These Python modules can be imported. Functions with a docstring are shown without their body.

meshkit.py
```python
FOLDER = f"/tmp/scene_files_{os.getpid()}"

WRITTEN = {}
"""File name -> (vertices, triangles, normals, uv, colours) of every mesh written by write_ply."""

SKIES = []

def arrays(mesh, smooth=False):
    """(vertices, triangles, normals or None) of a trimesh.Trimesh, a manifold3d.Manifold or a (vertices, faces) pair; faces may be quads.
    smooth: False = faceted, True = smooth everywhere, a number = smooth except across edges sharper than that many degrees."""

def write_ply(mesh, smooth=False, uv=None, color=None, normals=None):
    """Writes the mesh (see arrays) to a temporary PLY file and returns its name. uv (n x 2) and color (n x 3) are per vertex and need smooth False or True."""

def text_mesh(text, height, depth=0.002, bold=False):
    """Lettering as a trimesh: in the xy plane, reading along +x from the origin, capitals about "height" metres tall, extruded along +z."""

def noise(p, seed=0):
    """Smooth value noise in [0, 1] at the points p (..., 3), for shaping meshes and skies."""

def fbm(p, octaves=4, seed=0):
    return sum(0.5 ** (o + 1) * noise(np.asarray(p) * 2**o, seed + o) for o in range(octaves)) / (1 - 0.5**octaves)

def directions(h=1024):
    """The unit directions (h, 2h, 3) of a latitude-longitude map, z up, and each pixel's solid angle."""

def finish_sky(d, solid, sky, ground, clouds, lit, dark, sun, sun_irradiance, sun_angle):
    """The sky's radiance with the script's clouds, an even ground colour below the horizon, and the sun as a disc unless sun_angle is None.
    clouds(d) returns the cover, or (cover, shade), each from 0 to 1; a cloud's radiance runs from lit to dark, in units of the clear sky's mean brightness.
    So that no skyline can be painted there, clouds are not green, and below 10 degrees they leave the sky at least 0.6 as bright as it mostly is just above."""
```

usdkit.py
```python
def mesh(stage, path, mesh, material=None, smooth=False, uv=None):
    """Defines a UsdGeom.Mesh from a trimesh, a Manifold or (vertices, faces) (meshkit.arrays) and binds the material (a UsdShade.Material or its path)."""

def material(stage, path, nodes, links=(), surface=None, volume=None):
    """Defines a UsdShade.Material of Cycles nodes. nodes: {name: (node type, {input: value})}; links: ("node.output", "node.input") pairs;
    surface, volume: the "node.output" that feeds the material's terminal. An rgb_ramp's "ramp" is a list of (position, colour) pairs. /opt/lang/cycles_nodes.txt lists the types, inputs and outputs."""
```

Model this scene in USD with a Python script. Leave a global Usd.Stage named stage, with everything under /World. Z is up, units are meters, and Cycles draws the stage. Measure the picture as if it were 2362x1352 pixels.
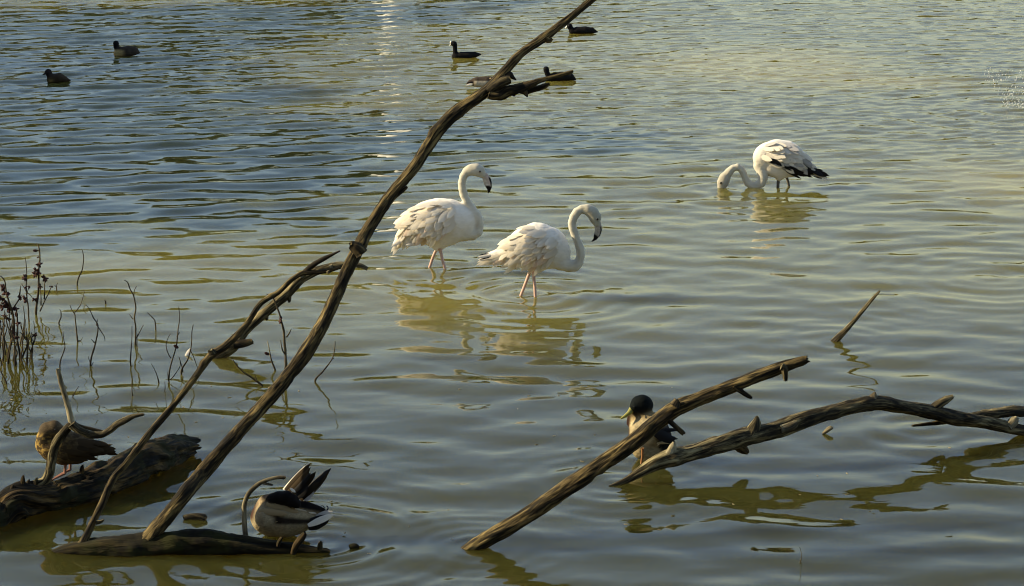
import math
import numpy as np
import trimesh
import usdkit
import meshkit
from scipy.interpolate import PchipInterpolator
from scipy.ndimage import map_coordinates, gaussian_filter
from pxr import Gf, Sdf, Usd, UsdGeom, UsdLux, UsdShade, Vt

stage = Usd.Stage.CreateInMemory()
UsdGeom.SetStageUpAxis(stage, "Z")
UsdGeom.Xform.Define(stage, "/World")
UsdGeom.Scope.Define(stage, "/World/Looks")

# ------------------------------------------------------------------ camera, sky, sun, exposure
EYE = 4.6                      # metres above the water
FPX, CX, CY = 6000.0, 1181.0, 676.0
PITCH = math.radians(13.62)
EXPOSURE = 0.86
SUN = np.array([-0.89, 0.02, 0.44]); SUN = SUN / np.linalg.norm(SUN)
SUN_POWER, SKY_POWER = 1.25, 0.115

cam = UsdGeom.Camera.Define(stage, "/World/camera")
cam.CreateHorizontalApertureAttr(36.0)
cam.CreateFocalLengthAttr(36.0 * FPX / 2362.0)
cam.CreateClippingRangeAttr(Gf.Vec2f(0.5, 2000))
cam.CreateExposureAttr(EXPOSURE)
cam.AddTranslateOp().Set(Gf.Vec3d(0, 0, EYE))
cam.AddRotateXOp().Set(90.0 - math.degrees(PITCH))

N = {"sky": ("sky_texture", {"sky_type": "single_scattering", "sun_disc": False, "sun_elevation": math.asin(SUN[2]),
                             "sun_rotation": math.atan2(SUN[0], SUN[1]), "air_density": 1.0, "aerosol_density": 0.3, "ozone_density": 1.3}),
     "tc": ("texture_coordinate", {}),
     "map": ("mapping", {"scale": (1.0, 1.0, 9.0)}),
     "cl": ("noise_texture", {"scale": 2.1, "detail": 4.0, "roughness": 0.55}),
     "ramp": ("rgb_ramp", {"ramp": [(0.30, (0.25, 0.25, 0.25)), (0.60, (1, 1, 1))]}),
     "sz": ("separate_xyz", {}), "low": ("map_range", {"range_type": "smoothstep", "from_min": 0.09, "from_max": 0.30, "to_min": 0.95, "to_max": 0.12, "clamp": True}),
     "amt": ("math", {"math_type": "multiply"}),
     "cloud": ("mix_color", {"blend_type": "mix", "b": (3.9, 4.1, 2.9)}),
     "bg": ("background_shader", {"strength": SKY_POWER})}
L = [("tc.generated", "map.vector"), ("map.vector", "cl.vector"), ("cl.fac", "ramp.fac"), ("ramp.color", "amt.value1"), ("tc.generated", "sz.vector"), ("sz.z", "low.value"), ("low.result", "amt.value2"), ("amt.value", "cloud.fac"),
     ("sky.color", "cloud.a"), ("cloud.result", "bg.color")]
sky_look = usdkit.material(stage, "/World/Looks/sky_look", N, L, surface="bg.background")
dome = UsdLux.DomeLight.Define(stage, "/World/sky")
UsdShade.MaterialBindingAPI.Apply(dome.GetPrim()).Bind(sky_look)
dome.GetPrim().SetCustomDataByKey("kind", "structure")

sun = UsdLux.DistantLight.Define(stage, "/World/sun")
sun.CreateIntensityAttr(SUN_POWER); sun.CreateAngleAttr(0.5); sun.CreateNormalizeAttr(True)
sun.CreateColorAttr(Gf.Vec3f(1.0, 0.84, 0.54))
zx = SUN; xx = np.cross([0, 0, 1], zx); xx /= np.linalg.norm(xx); yx = np.cross(zx, xx)
sun.AddTransformOp().Set(Gf.Matrix4d(*xx, 0, *yx, 0, *zx, 0, 0, 0, 0, 1))

# ------------------------------------------------------------------ helpers: pixels of the photograph to points of the place
CP, SP = math.cos(PITCH), math.sin(PITCH)
def ray(px, py):
    a, b = (px - CX) / FPX, (CY - py) / FPX
    return np.array([a, CP + b * SP, -SP + b * CP])
def at(px, py, Y):
    """the point seen at the pixel, on the upright plane Y metres out"""
    r = ray(px, py)
    return np.array([0, 0, EYE]) + r * (Y / r[1])
def ground(px, py, z=0.0):
    r = ray(px, py)
    return np.array([0, 0, EYE]) + r * ((z - EYE) / r[2])
def mpp(px, py, Y):
    """metres per pixel there"""
    r = ray(px, py)
    return (Y / r[1]) / FPX

used = {}
def numbered(path):
    n = used.get(path, 0); used[path] = n + 1
    return path if n == 0 else f"{path}_{n:03d}"
def tag(prim, label=None, cat=None, group=None, kind=None):
    for k, v in (("label", label), ("category", cat), ("group", group), ("kind", kind)):
        if v: prim.SetCustomDataByKey(k, v)
    return prim
def thing(name, loc, label, cat, group=None, kind=None):
    x = UsdGeom.Xform.Define(stage, numbered("/World/" + name))
    x.AddTranslateOp().Set(Gf.Vec3d(*map(float, loc)))
    p = x.GetPrim(); tag(p, label, cat, group, kind)
    p_origin[str(p.GetPath())] = np.asarray(loc, float)
    return p
p_origin = {}
def origin_of(path):
    while path and path not in p_origin: path = path.rpartition("/")[0]
    return p_origin.get(path, np.zeros(3))
def part(name, mesh, look, parent=None, smooth=True, prim=None, label=None, lean=None):
    """one Mesh prim; vertices are given in world metres and stored relative to the thing's base. prim: {name: (n,3) per-vertex values}"""
    base = str(parent.GetPath()) if parent is not None else "/World"
    path = numbered(base + "/" + name)
    if hasattr(mesh, "vertices"): v, f = np.array(mesh.vertices), np.array(mesh.faces)
    else: v, f = np.asarray(mesh[0], float), np.asarray(mesh[1], int)
    v = v - origin_of(base)
    m = usdkit.mesh(stage, path, (v, f), LOOK[look], smooth=smooth)
    api = UsdGeom.PrimvarsAPI(m)
    for k, a in (prim or {}).items():
        api.CreatePrimvar(k, Sdf.ValueTypeNames.Color3fArray if k == "tint" else Sdf.ValueTypeNames.Vector3fArray, "vertex").Set(Vt.Vec3fArray.FromNumpy(np.asarray(a, np.float32)))
    if lean is not None:
        nn = np.array(m.GetNormalsAttr().Get()); nn = nn * np.sign(nn @ lean[0] + 1e-9)[:, None] * (1 - lean[1]) + np.asarray(lean[0]) * lean[1]
        m.GetNormalsAttr().Set(Vt.Vec3fArray.FromNumpy((nn / np.linalg.norm(nn, axis=1, keepdims=True)).astype(np.float32)))
    if label: m.GetPrim().SetCustomDataByKey("label", label)
    return m.GetPrim()

# ------------------------------------------------------------------ materials
LOOK = {}
def look(name, nodes, links, surface):
    LOOK[name] = usdkit.material(stage, "/World/Looks/" + name, nodes, links, surface=surface)

# turbid pond water: earthy body colour under a clear reflecting skin, with fine wind ripples
look("water", {
    "geo": ("geometry", {}),
    "m1": ("mapping", {"scale": (1.0, 2.2, 1.0), "rotation": (0, 0, 0.10)}),
    "n1": ("noise_texture", {"scale": 3.4, "detail": 3.0, "roughness": 0.5, "distortion": 0.3}),
    "tint": ("attribute", {"attribute": "tint"}),
    "b1": ("bump", {"strength": 1.0, "distance": 0.0012}),
    "p": ("principled_bsdf", {"roughness": 0.015, "ior": 1.333, "specular_ior_level": 0.5, "subsurface_weight": 1.0, "subsurface_scale": 0.25, "subsurface_radius": (1.0, 0.75, 0.4)})},
    [("geo.position", "m1.vector"), ("m1.vector", "n1.vector"), ("n1.fac", "b1.height"),
     ("tint.color", "p.base_color"), ("b1.normal", "p.normal")], "p.BSDF")

def wood(name, dark, mid, light, moss=None, rough=0.9, bump=0.008, fine=1.0):
    nodes = {"g": ("attribute", {"attribute": "grain"}),
             "m": ("mapping", {"scale": (60 * fine, 60 * fine, 7 * fine)}),
             "n": ("noise_texture", {"scale": 1.0, "detail": 5.0, "roughness": 0.62, "distortion": 0.6}),
             "m2": ("mapping", {"scale": (9, 9, 4)}),
             "n2": ("noise_texture", {"scale": 1.0, "detail": 4.0, "roughness": 0.6}),
             "r": ("rgb_ramp", {"ramp": [(0.34, dark), (0.47, mid), (0.66, light)]}),
             "r2": ("rgb_ramp", {"ramp": [(0.36, (0.22, 0.20, 0.18)), (0.60, (1, 1, 1))]}),
             "mx": ("mix_color", {"blend_type": "multiply", "fac": 1.0}),
             "b": ("bump", {"strength": 1.0, "distance": bump}),
             "p": ("principled_bsdf", {"roughness": rough, "specular_ior_level": 0.25})}
    links = [("g.vector", "m.vector"), ("m.vector", "n.vector"), ("g.vector", "m2.vector"), ("m2.vector", "n2.vector"), ("n.fac", "r.fac"), ("n2.fac", "r2.fac"),
             ("r.color", "mx.a"), ("r2.color", "mx.b"), ("n.fac", "b.height"), ("b.normal", "p.normal")]
    if moss:
        nodes["n4"] = ("noise_texture", {"scale": 7.0, "detail": 4.0, "roughness": 0.65})
        nodes["r4"] = ("rgb_ramp", {"ramp": [(0.50, (0, 0, 0)), (0.62, (1, 1, 1))]})
        nodes["mm"] = ("mix_color", {"blend_type": "mix", "b": moss})
        links += [("g.vector", "n4.vector"), ("n4.fac", "r4.fac"), ("r4.color", "mm.fac"), ("mx.result", "mm.a"), ("mm.result", "p.base_color")]
    else:
        links += [("mx.result", "p.base_color")]
    look(name, nodes, links, "p.BSDF")
wood("brown_bark", (0.003, 0.002, 0.001), (0.024, 0.017, 0.006), (0.25, 0.185, 0.075))
wood("grey_wood", (0.005, 0.0035, 0.0015), (0.044, 0.034, 0.015), (0.31, 0.255, 0.13))
wood("dark_twig", (0.012, 0.009, 0.005), (0.045, 0.033, 0.017), (0.13, 0.10, 0.05), fine=1.5, bump=0.003)
wood("pale_twig", (0.06, 0.05, 0.03), (0.21, 0.18, 0.11), (0.38, 0.33, 0.21), fine=1.5, bump=0.003)
wood("rotten_wood", (0.003, 0.002, 0.001), (0.009, 0.006, 0.002), (0.13, 0.080, 0.024), moss=(0.014, 0.014, 0.0025), bump=0.014, fine=0.6)
wood("wet_wood", (0.003, 0.0025, 0.001), (0.011, 0.009, 0.003), (0.05, 0.038, 0.012), moss=(0.018, 0.019, 0.003), bump=0.012, rough=0.95, fine=0.6)

def plumage(name, rough=0.75, scale=(70, 70, 70), lo=0.72, sheen=0.25, bump=0.003, sub=0.0):
    look(name, {"a": ("attribute", {"attribute": "tint"}), "t": ("texture_coordinate", {}), "m": ("mapping", {"scale": scale}),
                "n": ("noise_texture", {"scale": 1.0, "detail": 4.0, "roughness": 0.6}),
                "r": ("rgb_ramp", {"ramp": [(0.3, (lo, lo, lo)), (0.65, (1, 1, 1))]}),
                "x": ("mix_color", {"blend_type": "multiply", "fac": 1.0}), "b": ("bump", {"strength": 0.8, "distance": bump}),
                "p": ("principled_bsdf", {"roughness": rough, "specular_ior_level": 0.08, "sheen_weight": sheen, "sheen_roughness": 0.6})},
         [("t.object", "m.vector"), ("m.vector", "n.vector"), ("n.fac", "r.fac"), ("a.color", "x.a"), ("r.color", "x.b"), ("x.result", "p.base_color"),
          ("n.fac", "b.height"), ("b.normal", "p.normal")], "p.BSDF")
plumage("white_plumage", scale=(26, 26, 60), lo=0.90, bump=0.004)
plumage("duck_plumage", scale=(60, 60, 90), lo=0.62, bump=0.005, sheen=0.0)
plumage("dark_plumage", scale=(60, 60, 60), lo=0.6, sheen=0.0, bump=0.002)

def plain(name, col, rough=0.5, spec=0.4, var=0.0, leaf=0.0):
    nodes = {"p": ("principled_bsdf", {"roughness": rough, "specular_ior_level": spec, "base_color": col})}
    links, out = [], "p.BSDF"
    if var:
        c = np.array(col)
        nodes["o"] = ("object_info", {}); nodes["r"] = ("rgb_ramp", {"ramp": [(0.0, c * (1 - var)), (1.0, np.minimum(c * (1 + var), 0.95))]})
        links += [("o.random", "r.fac"), ("r.color", "p.base_color")]
    if leaf:
        nodes["t"] = ("translucent_bsdf", {"color": col}); nodes["mx"] = ("mix_closure", {"fac": leaf})
        if var: links.append(("r.color", "t.color"))
        links += [("p.BSDF", "mx.closure1"), ("t.BSDF", "mx.closure2")]; out = "mx.closure"
    look(name, nodes, links, out)
plain("white_feather", (0.82, 0.75, 0.635), 0.8, 0.15, var=0.07, leaf=0.22)
plain("pink_feather", (0.80, 0.65, 0.52), 0.8, 0.15, var=0.07, leaf=0.22)
plain("grey_feather", (0.50, 0.47, 0.44), 0.8, 0.15, var=0.2, leaf=0.15)
plain("black_feather", (0.009, 0.008, 0.008), 0.6, 0.15, var=0.3)
plain("tan_feather", (0.32, 0.235, 0.12), 0.75, 0.2, var=0.12, leaf=0.1)
plain("brown_feather", (0.040, 0.027, 0.014), 0.8, 0.1, var=0.3)
plain("pink_leg", (0.52, 0.34, 0.28), 0.55, 0.35)
plain("dull_leg", (0.22, 0.10, 0.065), 0.6, 0.3)
plain("dark_leg", (0.10, 0.09, 0.075), 0.6, 0.3)
plain("orange_leg", (0.26, 0.11, 0.035), 0.55, 0.35)
plain("eye_black", (0.012, 0.010, 0.008), 0.15, 0.6)
plain("bill_yellow", (0.25, 0.23, 0.05), 0.4, 0.4)
plain("bill_dark", (0.035, 0.033, 0.028), 0.4, 0.4)
plain("bill_white", (0.78, 0.74, 0.64), 0.45, 0.4)
plain("seed_dark", (0.045, 0.018, 0.014), 0.8, 0.2)
plain("leaf_ring", (0.75, 0.73, 0.66), 0.6, 0.3)
plain("white_paint", (0.82, 0.80, 0.74), 0.5, 0.3)
plain("bank_earth", (0.14, 0.115, 0.055), 0.95, 0.1)
plain("bark_far", (0.10, 0.075, 0.045), 0.95, 0.1)
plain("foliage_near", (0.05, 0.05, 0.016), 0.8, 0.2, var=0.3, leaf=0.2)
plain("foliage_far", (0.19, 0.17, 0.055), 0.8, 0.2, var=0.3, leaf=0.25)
look("splash_water", {"g": ("principled_bsdf", {"base_color": (.86, .87, .84), "roughness": 0.15, "ior": 1.33, "transmission_weight": 0.45})}, [], "g.BSDF")

# ------------------------------------------------------------------ water
rng = np.random.default_rng(7)
def wave_field(n, size, lam_lo, lam_hi, ang, spread, seed):
    """a periodic patch of wind waves: unit rms slope"""
    r = np.random.default_rng(seed)
    k = 2 * np.pi * np.fft.fftfreq(n, size / n)
    kx, ky = np.meshgrid(k, k, indexing="ij")
    kk = np.hypot(kx, ky); kk[0, 0] = 1e9
    th = np.arctan2(ky, kx) - ang
    lam = 2 * np.pi / kk
    c = 0.5 * (np.log(lam_lo) + np.log(lam_hi)); w = 0.5 * (np.log(lam_hi) - np.log(lam_lo))
    amp = np.exp(-0.5 * ((np.log(lam) - c) / w) ** 2) / kk ** 2 * np.exp(-0.5 * ((np.arcsin(np.clip(np.sin(th), -1, 1))) / spread) ** 2)
    h = np.fft.ifft2(amp * np.exp(2j * np.pi * r.random((n, n)))).real
    gx, gy = np.gradient(h, size / n)
    return h / np.sqrt((gx ** 2 + gy ** 2).mean())
SIZE, NG = 26.0, 1024
FA = wave_field(NG, SIZE, 0.30, 0.58, math.radians(104), math.radians(13), 1)      # regular wind ripples, crests nearly along the picture
FB = wave_field(NG, SIZE, 0.30, 0.80, math.radians(86), math.radians(38), 2)      # gentle mixed undulation
FC = wave_field(NG, SIZE, 0.11, 0.26, math.radians(92), math.radians(45), 3)      # fine ruffle
def sample(F, x, y):
    return map_coordinates(F, [np.mod(x, SIZE) / SIZE * NG, np.mod(y, SIZE) / SIZE * NG], order=3, mode="grid-wrap")
def sstep(a, b, t):
    t = np.clip((t - a) / (b - a), 0, 1); return t * t * (3 - 2 * t)
def blot(x, y, s, seed):
    return meshkit.fbm(np.stack([x * s, y * s, np.full_like(x, 3.3)], -1), 3, seed)
RINGS = []     # (x, y, amplitude, wavelength, reach)
def ring(px, py, amp, lam, reach):
    g = ground(px, py); RINGS.append((g[0], g[1], amp * .6, lam, reach))
for q in ((998, 618, .004, .22, .8), (1026, 625, .004, .22, .8), (1212, 672, .0045, .2, .9), (1235, 690, .0045, .2, .9), (1665, 440, .005, .25, 1.0), (1740, 432, .004, .25, .9), (1800, 432, .004, .25, .8),
          (700, 1240, .006, .17, .9), (730, 1250, .005, .13, .7), (1925, 786, .003, .18, .6), (1095, 1262, .003, .12, .5), (1420, 1117, .0045, .16, .6), (1500, 1062, .003, .2, .6),
          (2120, 985, .006, .22, .5), (2340, 250, .014, .5, 2.2), (2340, 250, .006, .24, 1.2), (2280, 640, .003, .2, 1.6), (130, 188, .010, .45, 1.2), (1075, 135, .006, .4, 1.0), (1850, 160, .006, .45, 1.6), (560, 830, .002, .2, .5)):
    ring(*q)
def water_z(x, y):
    x, y = np.asarray(x, float), np.asarray(y, float)
    far = sstep(18.5, 24.5, y + 0.15 * x)                       # regular ripples of the middle distance
    left = sstep(2.5, -2.5, x - (y - 24) * 0.10)
    ruff = sstep(23, 27.5, y + .28 * x) * (0.55 + 0.45 * blot(x, y, .5, 5))
    patch = 0.5 + 1.0 * blot(x, y * .6, .35, 11)
    a = (0.010 + 0.062 * far * (0.35 + 0.65 * left) * (1 - .8 * ruff * (1 - left))) * patch
    b = 0.042 + 0.000 * far - .026 * ruff
    c = 0.009 + 0.010 * far + 0.050 * ruff
    z = a * sample(FA, x, y) + b * sample(FB, x + 5.1, y + 2.7) + c * sample(FC, x + 1.3, y + 9.2)
    for gx, gy, am, lam, reach in RINGS:
        d = np.hypot(x - gx, y - gy)
        near = d < reach * 2.6
        dd = d[near]
        z[near] += am * np.sin(2 * np.pi * dd / lam) * np.exp(-(dd / reach) ** 2) * sstep(0.02, 0.1, dd)
    edge = sstep(9.5, 8.9, np.abs(x)) * sstep(9.6, 10.4, y) * sstep(42.5, 41.0, y)
    return z * edge
xs = np.arange(-9.6, 9.6001, 0.045)
ys = [9.5]
while ys[-1] < 42.6: ys.append(ys[-1] + 0.022 + 0.0011 * max(0, ys[-1] - 12))
ys = np.array(ys)
X, Y = np.meshgrid(xs, ys, indexing="ij")
Z = water_z(X.ravel(), Y.ravel())
def grid_faces(nx, ny):
    i = np.arange(nx * ny).reshape(nx, ny)
    q = np.stack([i[:-1, :-1], i[1:, :-1], i[1:, 1:], i[:-1, 1:]], -1).reshape(-1, 4)
    return np.vstack([q[:, [0, 1, 2]], q[:, [0, 2, 3]]])
wv = np.stack([X.ravel(), Y.ravel(), Z], 1)
x0, x1, y0, y1 = xs[0], xs[-1], ys[0], ys[-1]
# the rest of the pond, level, out to its banks, joined edge to edge with the waves
ring_v = [[x0, y0, 0], [x1, y0, 0], [x1, y1, 0], [x0, y1, 0], [-260, -60, 0], [260, -60, 0], [260, 168, 0], [-260, 168, 0]]
b = len(wv)
ring_f = []
for i in range(4):
    j = (i + 1) % 4
    ring_f += [[b + 4 + i, b + 4 + j, b + j], [b + 4 + i, b + j, b + i]]
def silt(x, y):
    """how far the tint lightens: painted shade in the foreground, clouds of mud further out"""
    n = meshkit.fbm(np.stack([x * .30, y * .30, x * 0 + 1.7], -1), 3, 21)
    a = .06 + .66 * sstep(13.6, 20.0, y) * (.55 + .9 * (n - .25)) + .25 * (n - .4)  # the ramp keeps the near water dark in place of shade
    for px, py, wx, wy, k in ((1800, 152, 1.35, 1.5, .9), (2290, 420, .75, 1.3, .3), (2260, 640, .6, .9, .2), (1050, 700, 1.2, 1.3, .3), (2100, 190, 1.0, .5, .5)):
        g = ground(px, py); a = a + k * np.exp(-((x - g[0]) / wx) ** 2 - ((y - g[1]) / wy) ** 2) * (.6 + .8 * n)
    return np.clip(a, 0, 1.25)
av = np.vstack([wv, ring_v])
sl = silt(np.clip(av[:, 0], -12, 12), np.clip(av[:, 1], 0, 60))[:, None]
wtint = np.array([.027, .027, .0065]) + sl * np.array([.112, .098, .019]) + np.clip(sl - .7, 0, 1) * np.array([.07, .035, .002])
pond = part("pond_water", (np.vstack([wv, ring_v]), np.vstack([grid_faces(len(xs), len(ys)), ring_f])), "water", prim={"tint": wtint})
tag(pond, "murky olive pond water with wind ripples and reflections", "water", kind="structure")
def surf(x, y): return float(water_z(np.array([x]), np.array([y]))[0])

# the bank and trees beyond the upper edge of the frame, which the ripples mirror
bx = np.linspace(-260, 260, 60); by = np.linspace(113, 190, 12)
BX, BY = np.meshgrid(bx, by, indexing="ij")
BZ = -0.6 + 2.2 * sstep(113, 125, BY) + 2.5 * sstep(120, 190, BY) * meshkit.fbm(np.stack([BX * .03, BY * .03, BX * 0], -1), 3, 3)
tag(part("far_bank", (np.stack([BX.ravel(), BY.ravel(), BZ.ravel()], 1), grid_faces(60, 12)), "bank_earth"), "low earthen bank beyond the pond", "bank", kind="structure")

# ------------------------------------------------------------------ shape builders
def spline(P, n):
    P = np.asarray(P, float)
    s = np.r_[0, np.cumsum(np.linalg.norm(np.diff(P[:, :3], axis=0), axis=1))]
    t = np.linspace(0, s[-1], n)
    return np.stack([PchipInterpolator(s, P[:, i])(t) for i in range(P.shape[1])], 1), t
def tube(nodes, step=0.012, seg=18, rough=0.10, ridge=5.0, along=7.0, seed=0, jag0=0.0, jag1=0.5, knots=(), oval=0.0, wob=0.0, flake=.07):
    """a limb through nodes (x, y, z, radius): bark ridges run along it, its ends are broken; returns mesh and grain coordinates"""
    nodes = np.asarray(nodes, float)
    length = np.linalg.norm(np.diff(nodes[:, :3], axis=0), axis=1).sum()
    n = int(np.clip(length / step, 5, 700))
    C, t = spline(nodes, n)
    if wob:
        w = np.stack([meshkit.fbm(np.stack([t * 3.1, t * 0 + 7.7 * k, t * 0 + seed], -1), 2, seed + k) - .5 for k in range(3)], 1) * wob
        C[:, :3] += w * sstep(0, .15, t)[:, None]
    T = np.gradient(C[:, :3], axis=0); T /= np.linalg.norm(T, axis=1, keepdims=True)
    ref = np.array([0, 1.0, 0.05])
    U = ref - T * (T @ ref)[:, None]; U /= np.linalg.norm(U, axis=1, keepdims=True)
    V = np.cross(T, U)
    th = np.linspace(0, 2 * np.pi, seg, endpoint=False)
    ct, st = np.cos(th)[None], np.sin(th)[None]
    R = C[:, 3:4]
    S = np.repeat(t[:, None], seg, 1)
    g = np.stack([ct * R.mean() + 0 * S, st * R.mean() + 0 * S, S], -1)
    q = np.stack([ct * ridge * .5 + 0 * S, st * ridge * .5 + 0 * S, S * along], -1)
    d = (meshkit.fbm(q + seed * 3.7, 4, seed) - .5) * 2 * rough + (meshkit.fbm(np.stack([ct + 0 * S, st + 0 * S, S * 3], -1) + 9.1, 2, seed + 5) - .5) * rough * 1.6
    fl = meshkit.fbm(np.stack([ct * ridge * .8 + 0 * S, st * ridge * .8 + 0 * S, S * along * 1.9], -1) + seed * 1.9, 3, seed + 9)
    d = d + flake * (sstep(.44, .50, fl) - .6) + flake * .7 * (sstep(.60, .66, fl))
    for (ks, kth, kr, kh) in knots:
        dd = ((S - ks * t[-1]) / kr) ** 2 + ((np.angle(np.exp(1j * (th[None] - kth)))) * R / kr) ** 2
        d = d + kh * np.exp(-dd * 2)
    rad = R * (1 + d)
    P = C[:, None, :3] + (U[:, None] * (ct * rad)[..., None] + V[:, None] * (st * rad * (1 - oval))[..., None])
    jr = np.random.default_rng(seed + 77)
    for end, jag, sg in ((0, jag0, -1), (-1, jag1, 1)):
        if jag:
            jn = meshkit.fbm(np.stack([ct[0] * 2.6 + seed, st[0] * 2.6, ct[0] * 0 + 4.4 * (end + 2)], -1), 3, seed + 3)
            P[end] += sg * T[end] * ((sstep(.3, .7, jn) * 1.1 + .25 * jr.random(seg)) * jag * C[end, 3])[:, None]
            P[end] += (C[end, :3] - P[end]) * (.25 * jr.random(seg) + .1)[:, None]
    v = P.reshape(-1, 3); g = g.reshape(-1, 3)
    c0 = C[0, :3] - T[0] * C[0, 3] * 0.15; c1 = C[-1, :3] - T[-1] * C[-1, 3] * 0.1 * jag1
    v = np.vstack([v, c0, c1]); g = np.vstack([g, [0, 0, 0], [0, 0, t[-1]]])
    i = np.arange(n * seg).reshape(n, seg); j = np.roll(i, -1, 1)
    q = np.stack([i[:-1], i[1:], j[1:], j[:-1]], -1).reshape(-1, 4)
    f = np.vstack([q[:, [0, 2, 1]], q[:, [0, 3, 2]]])
    f = np.vstack([f, np.stack([i[0], j[0], np.full(seg, n * seg)], 1), np.stack([j[-1], i[-1], np.full(seg, n * seg + 1)], 1)])
    m = trimesh.Trimesh(v, f, process=False)
    if m.volume < 0: f = f[:, ::-1]
    return (v, f), {"grain": g + seed * 1.37}
def limb(pix, Y=None):
    """(px, py, r_px[, Y]) -> (x, y, z, r)"""
    out = []
    for p in pix:
        yy = p[3] if len(p) > 3 else Y
        out.append([*at(p[0], p[1], yy), p[2] * mpp(p[0], p[1], yy)])
    return out
def smoothpath(nodes, n): return spline(nodes, n)[0]

# ------------------------------------------------------------------ fallen tree at the left
TY = ground(340, 1272)[1]
tree = thing("fallen_tree", ground(340, 1272), "dead tree lying in the water whose long bare limb rises diagonally across the picture", "dead tree")
nodes = limb([(60, 1300, 8, TY - .06), (110, 1286, 13), (165, 1274, 22), (230, 1266, 28), (300, 1262, 31), (360, 1258, 31), (450, 1254, 31), (540, 1257, 27), (600, 1262, 20), (680, 1268, 15), (760, 1276, 9)], TY)
m, g = tube(nodes, step=.014, seg=26, rough=.22, ridge=4, along=5, seed=3, jag1=.2, knots=((.36, 3.6, .07, .3), (.5, 2.5, .06, .2)))
part("trunk", m, "wet_wood", tree, prim=g)
main = [(322, 1268, 24.8, TY), (345, 1238, 21.1, TY), (375, 1203, 18.6, TY), (420, 1148, 17.5, TY + .02), (470, 1088, 16.7), (520, 1030, 16.4), (570, 975, 16.0), (620, 920, 16.0), (670, 860, 16.0), (710, 805, 16.0), (740, 755, 15.7), (765, 705, 14.9),
        (790, 648, 14.6), (815, 597, 14.6), (840, 547, 13.8), (870, 497, 13.1), (905, 446, 13.1), (940, 404, 13.5), (968, 368, 13.8), (990, 333, 14.6), (1022, 288, 14.6), (1058, 253, 13.5), (1100, 226, 13.1), (1135, 198, 13.1), (1165, 163, 10.6), (1200, 125, 9.5), (1250, 90, 9.5),
        (1300, 52, 8.7), (1340, 20, 7.6), (1380, -12, 7.3), (1470, -80, 5.8)]
main = [(*p[:3], p[3] if len(p) > 3 else TY + .02 + .9 * (1268 - p[1]) / 1268) for p in main]
m, g = tube(limb(main), step=.011, seg=30, rough=.17, ridge=4.5, along=6, seed=11, knots=((.10, 2.2, .05, .25), (.30, 4.0, .03, -.3), (.365, 2.8, .035, .35), (.49, 3.4, .04, .5), (.60, 3.0, .05, .25), (.66, 1.9, .04, .3), (.70, 4.2, .05, .25), (.80, 2.9, .05, .3)))
limb0 = part("limb", m, "brown_bark", tree, prim=g)
def mainY(py): return TY + .02 + .9 * (1268 - py) / 1268
def stub(parent, pix, Y, lk, seed, rough=.15, seg=12, jag1=.7, name="stub", step=.008, label=None):
    m, g = tube(limb(pix, Y), step=step, seg=seg, rough=rough, ridge=4, along=9, seed=seed, jag1=jag1, wob=.0)
    return part(name, m, lk, parent, prim=g, label=label)
stub(tree, [(835, 585, 16), (822, 572, 15), (812, 567, 12)], mainY(580) - .03, "brown_bark", 21)                      # knob at the elbow
stub(tree, [(1126, 212, 9), (1148, 196, 12), (1163, 188, 11), (1177, 184, 10)], mainY(200) - .025, "grey_wood", 22, jag1=.2)   # sawn-off boss
stub(tree, [(1160, 180, 9), (1175, 172, 8), (1182, 178, 5), (1190, 184, 2)], mainY(180), "dark_twig", 23)
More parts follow.
